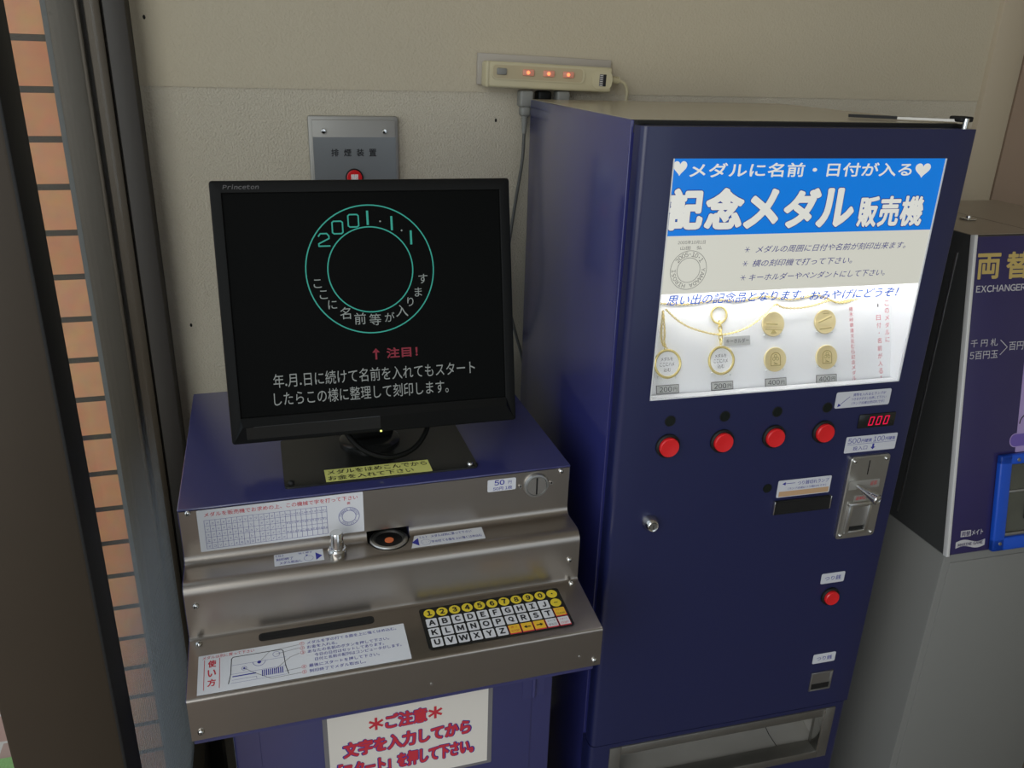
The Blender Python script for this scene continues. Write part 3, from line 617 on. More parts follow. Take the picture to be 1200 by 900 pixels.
# bevelled lower lip
mb.add([(-0.1960, -0.0004, -0.1700), (0.1960, -0.0004, -0.1700), (0.1840, -0.0055, -0.1500), (-0.1840, -0.0055, -0.1500), (-0.1860, -0.0002, -0.1400), (0.1860, -0.0002, -0.1400)], [(0, 1, 2, 3), (3, 2, 5, 4), (1, 5, 2), (0, 3, 4)], 'black_plastic')
bez = mon.part('bezel', mb, xf=MM)
mb = MB(); mb.box(-0.188, 0.188, 0.028, 0.058, -0.160, 0.160, 'black_plastic', 0.012, 3); mb.box(-0.10, 0.10, 0.055, 0.075, -0.10, 0.09, 'black_plastic', 0.012, 3); mon.part('rear_shell', mb, xf=MM)
mb = MB(); mb.box(-0.1855, 0.1855, 0.0035, 0.012, -0.139, 0.1585, 'screen'); scr = mon.part('screen', mb, xf=MM, label='dark lit screen')
FSC = Frame((0, 0.0035, 0), (1, 0, 0), (0, 0, 1))
mb = MB(); cxm, czm = 0.0000, 0.0537
mb.ring(FSC, cxm, czm, 0.0868, 0.0016, 'px_teal', 0.0002, 72); mb.ring(FSC, cxm, czm, 0.0578, 0.0016, 'px_teal', 0.0002, 64)
def seven(x, z, ch, s=0.0150):
    w2, h2 = s * .46, s * .55
    if ch == '0': P = [(-w2, -h2 * .8), (-w2, h2 * .8), (-w2 * .7, h2), (w2 * .7, h2), (w2, h2 * .8), (w2, -h2 * .8), (w2 * .7, -h2), (-w2 * .7, -h2), (-w2, -h2 * .8)]
    elif ch == '2': P = [(-w2, h2 * .6), (-w2 * .6, h2), (w2 * .6, h2), (w2, h2 * .6), (w2, h2 * .2), (-w2, -h2 * .6), (-w2, -h2), (w2 * 1.1, -h2)]
    else: P = [(0, -h2 * 1.05), (0, h2 * 1.05)]
    mb.line(FSC, [(x + a, z + b) for a, b in P], 0.0018 if ch != '1' else 0.0028, 'px_teal', 0.0002)
for ch, x, z in (('2', -.0603, .0957), ('0', -.0413, .1116), ('0', -.0198, .1200), ('1', -.0006, .1235), ('1', .0318, .1156), ('1', .0575, .0957)): seven(x, z, ch)
for x, z in ((.0163, .1185), (.0450, .1055)): mb.disc(FSC, x, z, .0012, 'px_grey', 0.0002, seg=8)
mon.part('screen_ring', mb, scr, xf=MM, label='glowing teal ring and date on the screen', smooth=False)
mb = MB()
for ch, x, z, h in (('こ', -.0725, .0377, .0115), ('こ', -.0655, .0225, .0115), ('に', -.0545, .0085, .0120), ('名', -.0380, -.0040, .0165), ('前', -.0185, -.0125, .0160), ('等', .0020, -.0148, .0160), ('が', .0222, -.0125, .0130), ('入', .0398, -.0046, .0165), ('り', .0522, .0074, .0125), ('ま', .0640, .0204, .0125), ('す', .0715, .0385, .0130)):
    mb.text(FSC, ch, x, z, None, h, 'px_grey', c=0.0002, bold=-.012)
mon.part('ring_writing', mb, scr, xf=MM, label='pale grey characters inside the ring', smooth=False); mb = MB()
mb.text(FSC, '年.月.日に続けて名前を入れてもスタート', 0.0005, -0.0912, 0.2810, 0.0190, 'px_white', bold=-.010, c=0.0002)
mon.part('screen_writing', mb, scr, xf=MM, label='upper grey line of writing on the screen', smooth=False); mb = MB()
mb.text(FSC, 'したらこの様に整理して刻印します。', -0.0200, -0.1162, 0.2420, 0.0190, 'px_white', bold=-.010, c=0.0002)
mon.part('screen_writing', mb, scr, xf=MM, label='lower grey line of writing on the screen', smooth=False)
mb = MB(); mb.text(FSC, '注目！', 0.0370, -0.0628, 0.0440, 0.0145, 'px_red', bold=.03, c=0.0002); mb.line(FSC, [(0.0005, -0.0700), (0.0005, -0.0575)], .0026, 'px_red', .0002); mb.poly(FSC, [(-.0048, -.0610), (.0058, -.0610), (.0005, -.0550)], 'px_red', .0002)
mon.part('screen_warning', mb, scr, xf=MM, label='dark red writing on the screen', smooth=False)
mb = MB(); mb.text(FM, 'Princeton', -0.1610, 0.1660, 0.0450, 0.0058, 'ink_grey', bold=.02, shear=.2, c=0.0004); mon.part('brand_lettering', mb, bez, xf=MM)
mb = MB(); mb.poly(Frame((0, -0.0058, 0), (1, 0, 0), (0, 0.0, 1)), [(-0.1700, -0.1500), (0.0000, -0.1495), (0.0000, -0.1505), (-0.170, -0.151)], 'black_gloss'); FC = Frame((0, -0.0055, -0.1500), (1, 0, 0), (0, -0.0051, 0.0200))
mb.rrect(FC, -0.180, 0.0005, -0.0185, -0.0006, 'black_gloss', 0, 0.0003, 0.0004); mon.part('control_strip', mb, bez, xf=MM)
mb = MB(); mb.box(-0.0008, 0.0022, -0.0012, 0.0006, -0.1738, -0.1712, 'led_green', 0.0006); mon.part('power_light', mb, bez, xf=MM, label='tiny yellow power light')
mb = MB(); mb.tube([(0.088, -0.405, 1.062), (0.094, -0.432, 1.046), (0.116, -0.452, 1.022), (0.152, -0.462, 1.010), (0.190, -0.452, 1.015), (0.214, -0.432, 1.036), (0.218, -0.405, 1.060)], 0.0038, 'black_plastic', 10); mon.part('cable', mb, label='black cable hanging in a loop')

# ================================================================== VENDING MACHINE  (author frame: x along the front, y = 0 front of the door)
vx, vy = machine_to_world(0.25, 0.25)
ven = Thing('vending_machine', 'tall dark blue medal vending machine with a lit display window and red buttons', 'vending machine', (0.25, 0.25, 0), (vx, vy, 0), TV)
VW = 0.5
mb = MB()
mb.box(0.0, 0.012, 0.0381, 0.5041, 0.03, 1.4797, 'blue_side', 0.002); mb.box(VW - 0.012, VW, 0.0381, 0.5041, 0.03, 1.4797, 'blue_side', 0.002)
mb.box(0.003, VW - .003, 0.0385, 0.5041, 1.4650, 1.4795, 'blue_side'); mb.box(0.003, VW - .003, 0.494, 0.5038, 0.03, 1.4790, 'blue_side')
mb.box(0.003, VW - .003, 0.0385, 0.5041, 0.03, 0.05, 'blue_side'); ven.part('body', mb, label='blue painted cabinet body')
mb = MB(); mb.box(0.0015, VW - 0.0015, 0.0386, 0.5030, 1.4797, 1.4803, 'sheet'); ven.part('top_sheet', mb, label='pale top sheet')
mb = MB()
for (a0, a1, b0, b1) in ((0.010, 0.022, 0.49, 1.4765), (0.478, 0.490, 0.49, 1.4765), (0.004, 0.496, 1.4640, 1.4796), (0.010, 0.490, 0.485, 0.500)): mb.box(a0, a1, 0.026, 0.0384, b0, b1, 'black')
ven.part('door_seal', mb, label='black door seal')
# base with tray opening
BX = (0.056, 0.4572, 0.3600, 0.4430)
vert = lambda a, b: abs(a.x - b.x) < 1e-6 and abs(a.y - b.y) < 1e-6 and a.y < 0.01
mb = MB(); mb.box(0.0, VW, 0.003, 0.0385, 0.03, 0.342, 'blue_door', 0.010, 4, vert)
mb.box(0.0, 0.0370, 0.003, 0.0385, 0.342, 0.4690, 'blue_door', 0.010, 4, lambda a, b: vert(a, b) and a.x < .01); mb.box(0.4768, VW, 0.003, 0.0385, 0.342, 0.4690, 'blue_door', 0.010, 4, lambda a, b: vert(a, b) and a.x > .49)
mb.box(0.0370, 0.4768, 0.003, 0.0385, 0.4610, 0.4690, 'blue_door'); ven.part('base', mb)
mb = MB(); mb.box(0.012, VW - .012, 0.02, 0.48, 0.0, 0.03, 'black'); ven.part('plinth', mb)
# tray: steel frame, scoop
mb = MB(); mb.box(0.0360, 0.0570, 0.0008, 0.0300, 0.3430, 0.4605, 'zinc', 0.001); mb.box(0.4565, 0.4775, 0.0008, 0.0300, 0.3430, 0.4605, 'zinc', 0.001)
mb.box(0.0570, 0.4565, 0.0008, 0.0300, 0.4425, 0.4605, 'zinc', 0.001); mb.box(0.0570, 0.4565, 0.0008, 0.0300, 0.3430, 0.3595, 'zinc', 0.001); mb.box(0.4540, 0.4568, -0.0004, 0.02, 0.3580, 0.4590, 'chrome', 0.0005)
tray = ven.part('medal_tray', mb, label='grey metal tray frame')
sc = [(0.030, 0.3560), (0.060, 0.3580), (0.085, 0.3680), (0.105, 0.3900), (0.112, 0.4700), (0.114, 0.4700), (0.108, 0.3880), (0.087, 0.3650), (0.060, 0.3550), (0.030, 0.3530)]
mb = MB(); mb.prism(sc, 0.0400, 0.3900, 'scoop'); mb.prism([(y - .0004, z + .0005) for y, z in sc], 0.3900, 0.3912, 'dark_gap')
mb.prism(sc, 0.3912, 0.4720, 'scoop'); mb.box(0.4725, 0.4740, 0.03, 0.116, 0.354, 0.47, 'scoop'); mb.box(0.0385, 0.0400, 0.03, 0.116, 0.354, 0.47, 'zinc')
ven.part('scoop', mb, tray)
# door with window opening; left and right edges rounded
OX0, OX1, OZ0, OZ1 = 0.0455, 0.4603, 1.1027, 1.4358
DX0, DX1, DZ0, DZ1 = 0.0, 0.5, 0.4733, 1.4745
mb = MB(); mb.box(DX0, OX0, 0, 0.0255, DZ0, DZ1, 'blue_door', 0.010, 4, lambda a, b: vert(a, b) and a.x < .01)
mb.box(OX1, DX1, 0, 0.0255, DZ0, DZ1, 'blue_door', 0.004, 3, lambda a, b: vert(a, b) and a.x > .49)
mb.box(OX0, OX1, 0, 0.0255, OZ1, DZ1, 'blue_door'); mb.box(OX0, OX1, 0, 0.0255, DZ0, OZ0, 'blue_door')
door = ven.part('door', mb, label='dark blue metal door')
FV = Frame((0, 0, 0), (1, 0, 0), (0, 0, 1))
# display box inside the door
mb = MB(); mb.box(OX0 - .032, OX0 - .030, 0.0256, 0.110, OZ0 - .004, OZ1 + .004, 'panel_white'); mb.box(OX1, OX1 + .002, 0.0256, 0.110, OZ0 - .004, OZ1 + .004, 'panel_white')
mb.box(OX0 - .032, OX1 + .008, 0.0256, 0.110, OZ0 - .006, OZ0 - .004, 'panel_white'); mb.box(OX0 - .032, OX1 + .008, 0.0256, 0.110, OZ1 + .004, OZ1 + .006, 'panel_white'); mb.box(OX0 - .032, OX1 + .008, 0.108, 0.110, OZ0 - .006, OZ1 + .006, 'panel_white')
box = ven.part('display_case', mb, label='white display case behind the window')
mb = MB()
for (a0, a1, b0, b1) in ((OX0, OX0 + .0022, OZ0, OZ1), (OX1 - .0022, OX1, OZ0, OZ1), (OX0, OX1, OZ0, OZ0 + .0014)): mb.box(a0, a1, 0.0005, 0.0150 if a1 - a0 > .1 else 0.0262, b0, b1, 'panel_white')
ven.part('window_rim', mb, door, label='white rim of the display window')
mb = MB(); mb.box(OX0 + .0022, OX1 - .0022, 0.0018, 0.0030, OZ0 + .0014, 1.2575, 'pane_display'); ven.part('window_pane', mb, door)
mb = MB(); mb.box(0.05, 0.455, 0.0345, 0.0355, 1.2700, 1.2710, 'panel_white'); mb.cyl((0.050, 0.026, 1.2790), (0.455, 0.026, 1.2790), 0.0075, 0.0075, 'tube', 16); ven.part('fluorescent_tube', mb, box, label='lit tube behind the header sign')
# header sign
mb = MB(); mb.box(OX0 + .0005, OX1 - .0005, 0.0015, 0.0040, 1.2575, 1.3365, 'sign_white_grey'); FHD = Frame((0, 0.0015, 0), (1, 0, 0), (0, 0, 1))
hd = ven.part('header_sign', mb, door, label='lit white panel with small writing and a ring diagram')
mb = MB(); mb.box(OX0 + .0005, OX1 - .0005, 0.0014, 0.0040, 1.3365, OZ1 - .0002, 'sign_blue'); hb = ven.part('title_sign', mb, door, label='lit bright blue title panel with white writing')
def heart(mb, F, a, b, wd, ht, m, c):
    P = []
    for i in range(40):
        t = 2 * PI * i / 40; x = 16 * math.sin(t) ** 3; y = 13 * math.cos(t) - 5 * math.cos(2 * t) - 2 * math.cos(3 * t) - math.cos(4 * t); P.append((a + x / 32 * wd, b + (y + 2.5) / 29 * ht))
    mb.poly(F, P[::-1], m, c)
FT = Frame((0, 0.0014, 0), (1, 0, 0), (0, 0, 1))
mb = MB(); heart(mb, FT, 0.0563, 1.4230, 0.0195, 0.0190, 'sign_white', .0004); heart(mb, FT, 0.4240, 1.4190, 0.0250, 0.0200, 'sign_white', .0004)
mb.text(FT, 'メダルに名前・日付が入る', 0.2385, 1.4210, 0.3360, 0.0185, 'sign_white', bold=.022, c=.0004)
for t, x0, x1, b0, b1 in (('記', .0462, .0962, 1.3440, 1.3985), ('念', .0985, .1545, 1.3440, 1.3985), ('メ', .1565, .2085, 1.3440, 1.3970), ('ダ', .2150, .2700, 1.3435, 1.3970), ('ル', .2672, .3250, 1.3435, 1.3970), ('販', .3325, .3640, 1.3425, 1.3850), ('売', .3660, .3995, 1.3425, 1.3850), ('機', .4015, .4390, 1.3425, 1.3850)):
    bld = .050 if x0 < .33 else .032
    mb.text(FT, t, (x0 + x1) / 2, (b0 + b1) / 2, (x1 - x0) + .0020, (b1 - b0) + .0020, 'ink_blue', bold=bld + .015, c=.0003); mb.text(FT, t, (x0 + x1) / 2, (b0 + b1) / 2, x1 - x0, b1 - b0, 'sign_white', bold=bld, c=.0005)
ven.part('title_lettering', mb, hb, smooth=False)
mb = MB()
for t, x0, x1, z in (('メダルの周囲に日付や名前が刻印出来ます。', .1815, .4215, 1.3155), ('横の刻印機で打って下さい。', .1790, .3370, 1.2962), ('キーホルダーやペンダントにして下さい。', .1770, .3955, 1.2765)):
    mb.text(FHD, t, (x0 + x1) / 2, z, x1 - x0, .0098, 'ink_blue', shear=.25, c=.0004, bold=-.006); xs = .1685 - (1.3155 - z) * .02
    for k in range(3):
        a = k * PI / 3; mb.line(FHD, [(xs - .0040 * math.cos(a), z - .0040 * math.sin(a)), (xs + .0040 * math.cos(a), z + .0040 * math.sin(a))], .0006, 'ink_blue', .0004)
ven.part('small_lettering', mb, hd, smooth=False); mb = MB()
mb.text(FHD, '2005年10月1日', 0.0843, 1.3278, 0.0400, 0.0050, 'ink_grey', c=.0004, bold=-.008); mb.text(FHD, '山田　弘', 0.0843, 1.3203, 0.0310, 0.0050, 'ink_grey', c=.0004, bold=-.008)
mb.ring(FHD, 0.0840, 1.2900, 0.0265, 0.0006, 'ink_grey', .0004); mb.ring(FHD, 0.0840, 1.2900, 0.0168, 0.0006, 'ink_grey', .0004)
mb.arc_text(FHD, '2005・10・1', 0.0840, 1.2900, 0.0218, math.radians(142), math.radians(38), 0.0062, 'ink_grey', c=.0004, bold=-.008)
mb.arc_text(FHD, 'YAMADA HIROSI', 0.0840, 1.2900, 0.0218, math.radians(0), math.radians(-178), 0.0055, 'ink_grey', c=.0004, bold=-.008)
ven.part('ring_diagram', mb, hd, smooth=False)
mb = MB(); FG = Frame((0, 0.0014, 0), (1, 0, 0), (0, 0, 1))

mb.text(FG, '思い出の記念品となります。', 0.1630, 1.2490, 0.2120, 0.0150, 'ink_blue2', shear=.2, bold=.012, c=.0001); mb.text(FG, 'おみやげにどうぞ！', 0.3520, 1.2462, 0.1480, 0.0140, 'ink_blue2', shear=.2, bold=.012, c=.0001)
ven.part('window_lettering', mb, door, label='slanted bright blue line of writing on the window', smooth=False)
# slanted display panel
PO = Vector((0, 0.0171, 1.0975)); PE = Vector((0, 0.04, 0.1344)).normalized(); FD = Frame(PO, (1, 0, 0), PE)
PXR = 0.4602
mb = MB(); mb.boxf(FD, 0.0165, PXR, 0.0, 0.1700, -0.003, 0.0, 'panel_white'); pan = ven.part('display_panel', mb, box, label='white slanted display board')
mb = MB(); mb.line(FD, [(0.4610, 0.002), (0.4610, 0.165)], .0006, 'ink_grey', .0003)
for i, ch in enumerate('碓氷峠鉄道文化むら記念メダル'): mb.text(FD, ch, 0.3882 + i * .0004, 0.1145 - i * 0.00815, 0.0066, 0.0064, 'ink_pink', c=.0004)
for i, ch in enumerate('このメダルに'): mb.text(FD, ch, 0.4520 + i * .0003, 0.1205 - i * 0.0112, 0.0076, 0.0078, 'ink_pink', c=.0004, bold=-.005)
for i, ch in enumerate('日付・名前が入る！'): mb.text(FD, ch, 0.4370 + i * .0006, 0.0990 - i * 0.0118, (0.0076 if ch not in '・！' else .0016), (0.0082 if ch != '・' else .0016), 'ink_pink', c=.0004, bold=-.005)
mb.rrect(FD, .4352, .4368, .1155, .1205, 'ink', 0, .0004)
ven.part('panel_lettering', mb, pan, label='pink upright lines of writing', smooth=False)
for x, b, t in ((.0816, .0130, '200'), (.1686, .0120, '200'), (.2572, .0113, '400'), (.3442, .0108, '400')):
    mb = MB(); mb.rrect(FD, x - .0178, x + .0178, b - .0063, b + .0063, 'ink_grey', 0, .0003, .0008); mb.rrect(FD, x - .0168, x + .0168, b - .0053, b + .0053, 'tag_grey', 0, .0008, .0005); mb.text(FD, t, x - .0035, b, .0195, .0072, 'ink', c=.0016); mb.text(FD, '円', x + .0115, b - .0006, .0060, .0056, 'ink', c=.0016)
    ven.part('price_tag', mb, pan, label='grey price tag reading %s yen' % t)
mb = MB(); mb.rrect(FD, .1735, .2155, .0700, .0835, 'tag_grey', 0, .0003, .0008); mb.text(FD, 'キーホルダー', .1948, .0768, .0370, .0068, 'ink', c=.0014); ven.part('name_tag', mb, pan, label='grey tag naming the key ring')
for (a, b) in ((.0675, .0310), (.0945, .0300), (.1530, .0330), (.1815, .0285), (.2395, .0830), (.2665, .0825), (.2415, .0310), (.2690, .0310), (.3280, .0835), (.3290, .0310), (.3580, .0300), (.3530, .0820)):
    mb = MB(); mb.cyl(FD(a, b, 0), FD(a - .003, b - .001, .007), .0011, .0011, 'clip', 8); ven.part('holder_pin', mb, pan)
# buttons, lamps, labels on the door
for x in (0.0805, 0.1678, 0.2543, 0.3398):
    mb = MB(); mb.disc(FV, x, 1.0690, 0.0078, 'lamp_off', 0.0002, 0.0010, 22); mb.torus(FV, x, 1.0690, .0078, .0008, 'black', .0006, 24, 6); ven.part('indicator_lamp', mb, door)
def push(x, z, r=.0150):
    a = MB(); a.lathe((x, 0, z), (0, -1, 0), [(r + .0038, 0), (r + .0036, .0035), (r + .0010, .0050), (r + .0002, .0045)], 'black', 30); o = ven.part('push_button', a, door, label='red round push button in a black ring')
    a = MB(); a.lathe((x, 0, z), (0, -1, 0), [(r, 0), (r, .0085), (r - .0012, .0102), (r * .6, .0098), (0, .0095)], 'red_button', 30); ven.part('button_cap', a, o)
for x, z in ((.0804, 1.0298), (.1678, 1.0293), (.2541, 1.0290), (.3396, 1.0290)): push(x, z)
push(.4131, .7152, .0130)
mb = MB(); mb.rrect(FV, .3520, .4490, 1.0660, 1.0925, 'label_grey', .003, .0003, .0005); mb.line(FV, [(.3590, 1.0705), (.3760, 1.0840)], .0008, 'ink_blue', .001); mb.poly(FV, [(.3565, 1.0685), (.3625, 1.0700), (.3580, 1.0745)], 'ink_blue', .001)
for i, t in enumerate(('貨幣を入れるとランプが', 'つきますボタンを押して下さい', '（ランプ点滅は売切れです）')): mb.text(FV, t, .4105, 1.0865 - i * .0070, .0580 + .004 * (i == 1), .0048, 'ink_blue', bold=.004, c=.001)
ven.part('guide_label', mb, door, label='white label with a blue arrow by the lamps')
mb = MB(); mb.box(.4000, .4660, -.0022, .004, 1.0285, 1.0520, 'black_gloss', .0012); led = ven.part('coin_display', mb, door, label='black numeric display')
FK = Frame((0, -.0023, 0), (1, 0, 0), (0, 0, 1)); mb = MB()
for x in (.4225, .4360, .4495):
    a, b, sl = .0034, .0066, .0010
    P = [(x - a - sl, 1.0402 - b), (x - a + sl, 1.0402 + b), (x + a + sl, 1.0402 + b), (x + a - sl, 1.0402 - b), (x - a - sl, 1.0402 - b)]; mb.line(FK, P, .0017, 'led_red', .0003); mb.line(FK, [(x - a * .6, 1.0402), (x + a * .6, 1.0402)], .0012, 'led_dim', .0003)
ven.part('digits', mb, led, label='glowing red digits 000', smooth=False)
mb = MB(); mb.rrect(FV, .3850, .4782, .9868, 1.0148, 'label_grey', .002, .0003, .0005); mb.text(FV, '500', .4000, 1.0075, .0230, .0090, 'ink_blue', c=.001); mb.text(FV, '円硬貨', .4225, 1.0065, .0190, .0064, 'ink_blue', c=.001, bold=.01); mb.text(FV, '100', .4450, 1.0075, .0205, .0090, 'ink_blue', c=.001); mb.text(FV, '円硬貨', .4660, 1.0065, .0175, .0064, 'ink_blue', c=.001, bold=.01)
mb.line(FV, [(.3880, 1.0010), (.4755, 1.0010)], .0005, 'ink_blue', .001); mb.text(FV, '投入口', .4130, .9940, .0260, .0072, 'ink_blue', c=.001); mb.line(FV, [(.4365, .9985), (.4365, .9935)], .0035, 'ink_blue', .001); mb.poly(FV, [(.4320, .9940), (.4365, .9895), (.4410, .9940)], 'ink_blue', .001)
ven.part('coin_label', mb, door, label='grey label reading 500 and 100 yen')
mb = MB(); mb.rrect(FV, .3970, .4700, .8310, .9810, 'steel_plate', .006, 0, .0050); mb.rrect(FV, .3990, .4680, .8330, .9790, 'steel_plate', .005, .0050, .0012); coin = ven.part('coin_mechanism', mb, door, label='upright steel coin plate')
FCN = Frame((0, -.0062, 0), (1, 0, 0), (0, 0, 1))
mb = MB(); mb.rrect(FCN, .4312, .4332, .9475, .9735, 'black', .0009, .0002); ven.part('slit', mb, coin)
mb = MB(); mb.rrect(FCN, .4020, .4580, .9225, .9385, 'smoke_light', .0005, .0002, .0005); mb.text(FCN, '返却', .4470, .9318, .0120, .0080, 'ink_red', c=.0010, bold=-.005); ven.part('lever_label', mb, coin)
mb = MB(); mb.cyl((.4180, -.006, .9290), (.4215, -.018, .9265), .0040, .0048, 'chrome', 20); mb.cyl((.4215, -.018, .9265), (.4300, -.041, .9215), .0052, .0090, 'chrome', 24); mb.lathe((.4300, -.041, .9215), (.0085, -.023, -.005), [(.0090, 0), (.0086, .002), (.0060, .003), (.0055, .0022), (0, .0022)], 'chrome', 24); ven.part('return_lever', mb, coin, label='shiny return lever')
mb = MB(); mb.rrect(FCN, .4165, .4405, .9005, .9115, 'smoke_light', .0005, .0002, .0005); mb.text(FCN, '返却口', .4285, .9060, .0180, .0066, 'ink_red', c=.0010, bold=.01); ven.part('return_label', mb, coin)
mb = MB()
for (a0, a1, b0, b1) in ((.4080, .4155, .8440, .8965), (.4440, .4515, .8440, .8965), (.4080, .4515, .8915, .8985), (.4080, .4515, .8420, .8475)): mb.boxf(FCN, a0, a1, b0, b1, 0, .0045, 'steel_plate', .0012)
mb.boxf(FCN, .4155, .4440, .8475, .8915, -.002, .0006, 'alu'); mb.boxf(FCN, .4155, .4440, .8475, .8540, 0, .0009, 'black'); ven.part('return_cup', mb, coin)
for x, z in ((.4045, .9735), (.4625, .9735), (.4045, .8385), (.4625, .8385)): ven.part('screw', MB().screw((x, -.0062, z), (0, -1, 0), .0032), coin)
mb = MB(); mb.rrect(FV, .2765, .3712, .9202, .9500, 'label_grey', .002, .0003, .0005); mb.rrect(FV, .2800, .3690, .9215, .9305, 'tape', .0004, .0009, .0003); mb.text(FV, 'つり銭切れランプ', .3390, .9430, .0560, .0070, 'ink_blue', c=.001, bold=.004); mb.text(FV, '（ランプ点滅はつり銭切れです）', .3290, .9345, .0680, .0042, 'ink_blue', c=.001); mb.line(FV, [(.2860, .9440), (.3060, .9440)], .0008, 'ink_blue', .001); mb.poly(FV, [(.2835, .9440), (.2895, .9410), (.2895, .9470)], 'ink_blue', .001)
ven.part('change_label', mb, door, label='white label with a torn brown strip')
mb = MB(); mb.disc(FV, .2583, .9394, .0075, 'lamp_off', .0002, .001, 22); ven.part('indicator_lamp', mb, door)
mb = MB(); mb.rrect(FV, .2730, .3765, .8910, .9150, 'black_gloss', .001, .0002, .0035); mb.rrect(FV, .2760, .3735, .8935, .9125, 'black', .001, .0037, .0003); mb.box(.2725, .2745, -.006, 0, .8925, .9155, 'chrome', .0006); mb.box(.3735, .3755, -.006, 0, .8925, .9155, 'chrome', .0006); ven.part('note_window', mb, door, label='long black window')
mb = MB(); mb.lathe((.0650, 0, .9028), (0, -1, 0), [(.0130, 0), (.0130, .003), (.0105, .010), (.0085, .014), (.0078, .0145), (.0060, .0135), (0, .0135)], 'chrome', 28); FLK = Frame((.0650, -.0137, .9028), (1, 0, 0), (0, 0, 1)); mb.disc(FLK, 0, 0, .0055, 'zinc', .0001, .0005, 18); mb.line(FLK, [(0, -.003), (0, .003)], .0012, 'black', .0009); ven.part('lock', mb, door, label='chrome key lock')
for x, z in ((.4120, .7520), (.4280, .5822)):
    mb = MB(); mb.rrect(FV, x - .0225, x + .0225, z - .0100, z + .0100, 'label_grey', .0025, .0003, .0005); mb.text(FV, 'つり銭', x, z, .0310, .0090, 'ink_blue', c=.001, bold=.005); ven.part('change_tag', mb, door, label='small white change label')
mb = MB()
for (a0, a1, b0, b1) in ((.4080, .4115, .5120, .5520), (.4485, .4515, .5120, .5520), (.4080, .4515, .5495, .5525), (.4080, .4515, .5120, .5150)): mb.boxf(FV, a0, a1, b0, b1, 0, .0030, 'alu', .0006)
mb.boxf(FV, .4115, .4485, .5150, .5495, .0002, .0008, 'alu'); mb.boxf(FV, .4115, .4485, .5150, .5260, .0006, .0011, 'black'); ven.part('change_cup', mb, door, label='small metal change outlet')
# top hinge
mb = MB()
P0, P1, P2 = Vector((.370, .110, 1.4820)), Vector((.425, .075, 1.4820)), Vector((.488, .022, 1.4830))
def bar(mb, a, b, wd, th, m):
    d = (b - a).normalized(); n = Vector((-d.y, d.x, 0)) * wd / 2; z = Vector((0, 0, th))
    mb.add([a - n, b - n, b + n, a + n, a - n + z, b - n + z, b + n + z, a + n + z], [(3, 2, 1, 0), (4, 5, 6, 7), (0, 1, 5, 4), (1, 2, 6, 5), (2, 3, 7, 6), (3, 0, 4, 7)], m)
bar(mb, P0, P1, .014, .004, 'black'); bar(mb, P1, P2, .012, .0035, 'zinc'); mb.cyl((.488, .012, 1.4745), (.488, .012, 1.4880), .0045, .0045, 'chrome', 14); mb.box(.478, .4990, .010, .034, 1.4830, 1.4905, 'black', .002); ven.part('top_hinge', mb, label='metal and black hinge bar on top')

# ---- things displayed inside the window (stand on the slanted board)
VM = Matrix.Rotation(TV, 4, 'Z'); VM.translation = Vector(machine_to_world(0, 0) + (0,))
def display_thing(name, label, cat, a, b, group=None):
    p = VM @ FD(a, b, 0); t = Thing(name, label, cat, FD(a, b, 0), p, TV, group); return t
def medal(a, b, label, kind):
    t = display_thing('commemorative_medal', label, 'medal', a, b, 'gold medals in the display'); F = FD
    g = MB(); g.lathe(F(a, b, .0005), F.N, [(.0182, 0), (.0184, .0006), (.0184, .0022), (.0176, .0028), (.0164, .0025), (0, .0025)], 'gold', 44)
    if kind == 0:   # train nose seen from the side
        g.poly(F, [(a - .0155, b - .001), (a - .012, b + .0035), (a - .002, b + .0048), (a + .010, b + .002), (a + .0155, b - .0035), (a + .0145, b - .006), (a - .0150, b - .0035)], 'gold', .0030, .0007)
        g.line(F, [(a - .013, b + .0012), (a + .006, b - .0006)], .0018, 'gold_bright', .0039); g.poly(F, [(a - .0050, b - .0135), (a + .0050, b - .0135), (a, b - .0075)], 'gold_bright', .0030, .0006)
        g.line(F, [(a - .014, b - .0070), (a + .014, b - .0095)], .0010, 'gold_bright', .0034)
    elif kind == 1: # locomotive climbing to the left
        g.poly(F, [(a - .0140, b - .0060), (a - .0150, b + .0000), (a - .0050, b + .0035), (a + .0100, b + .0100), (a + .0140, b + .0070), (a + .0120, b + .0000), (a + .0050, b - .0055)], 'gold', .0030, .0007)
        g.line(F, [(a - .012, b - .0010), (a + .010, b + .0068)], .0016, 'gold_bright', .0039); g.line(F, [(a - .010, b - .0110), (a + .010, b - .0095)], .0016, 'gold_bright', .0034); g.line(F, [(a - .004, b + .0120), (a + .006, b + .0125)], .0010, 'gold_bright', .0034)
    else:           # arch emblem
        P = [(a - .0078, b - .0090), (a + .0078, b - .0090), (a + .0078, b + .0030)] + [(a + .0078 * math.cos(q), b + .003 + .0072 * math.sin(q)) for q in [PI * i / 10 for i in range(1, 10)]] + [(a - .0078, b + .0030)]
        g.poly(F, P, 'gold', .0030, .0007); g.line(F, P + [P[0]], .0012, 'gold_bright', .0039)
        for k in range(3): g.ring(F, a + (-.003, .003, 0)[k], b + (.001, .001, .0055)[k], .0022, .0009, 'gold_bright', .0040, 14)
        g.line(F, [(a - .003, b - .0068), (a + .003, b - .0068)], .0012, 'gold_bright', .0040); g.line(F, [(a - .003, b - .0040), (a + .002, b - .0068)], .0010, 'gold_bright', .0040)
    t.part('medal_face', g)
medal(.2534, .0982, 'gold medal with a train nose relief, upper medal beside the key ring', 0)
medal(.3417, .0976, 'gold medal with a locomotive relief, upper one beside the upright pink writing', 1)
medal(.2558, .0456, 'gold medal with an arch emblem, below the train nose medal', 2)
medal(.3436, .0438, 'gold medal with an arch emblem, below the locomotive medal', 2)
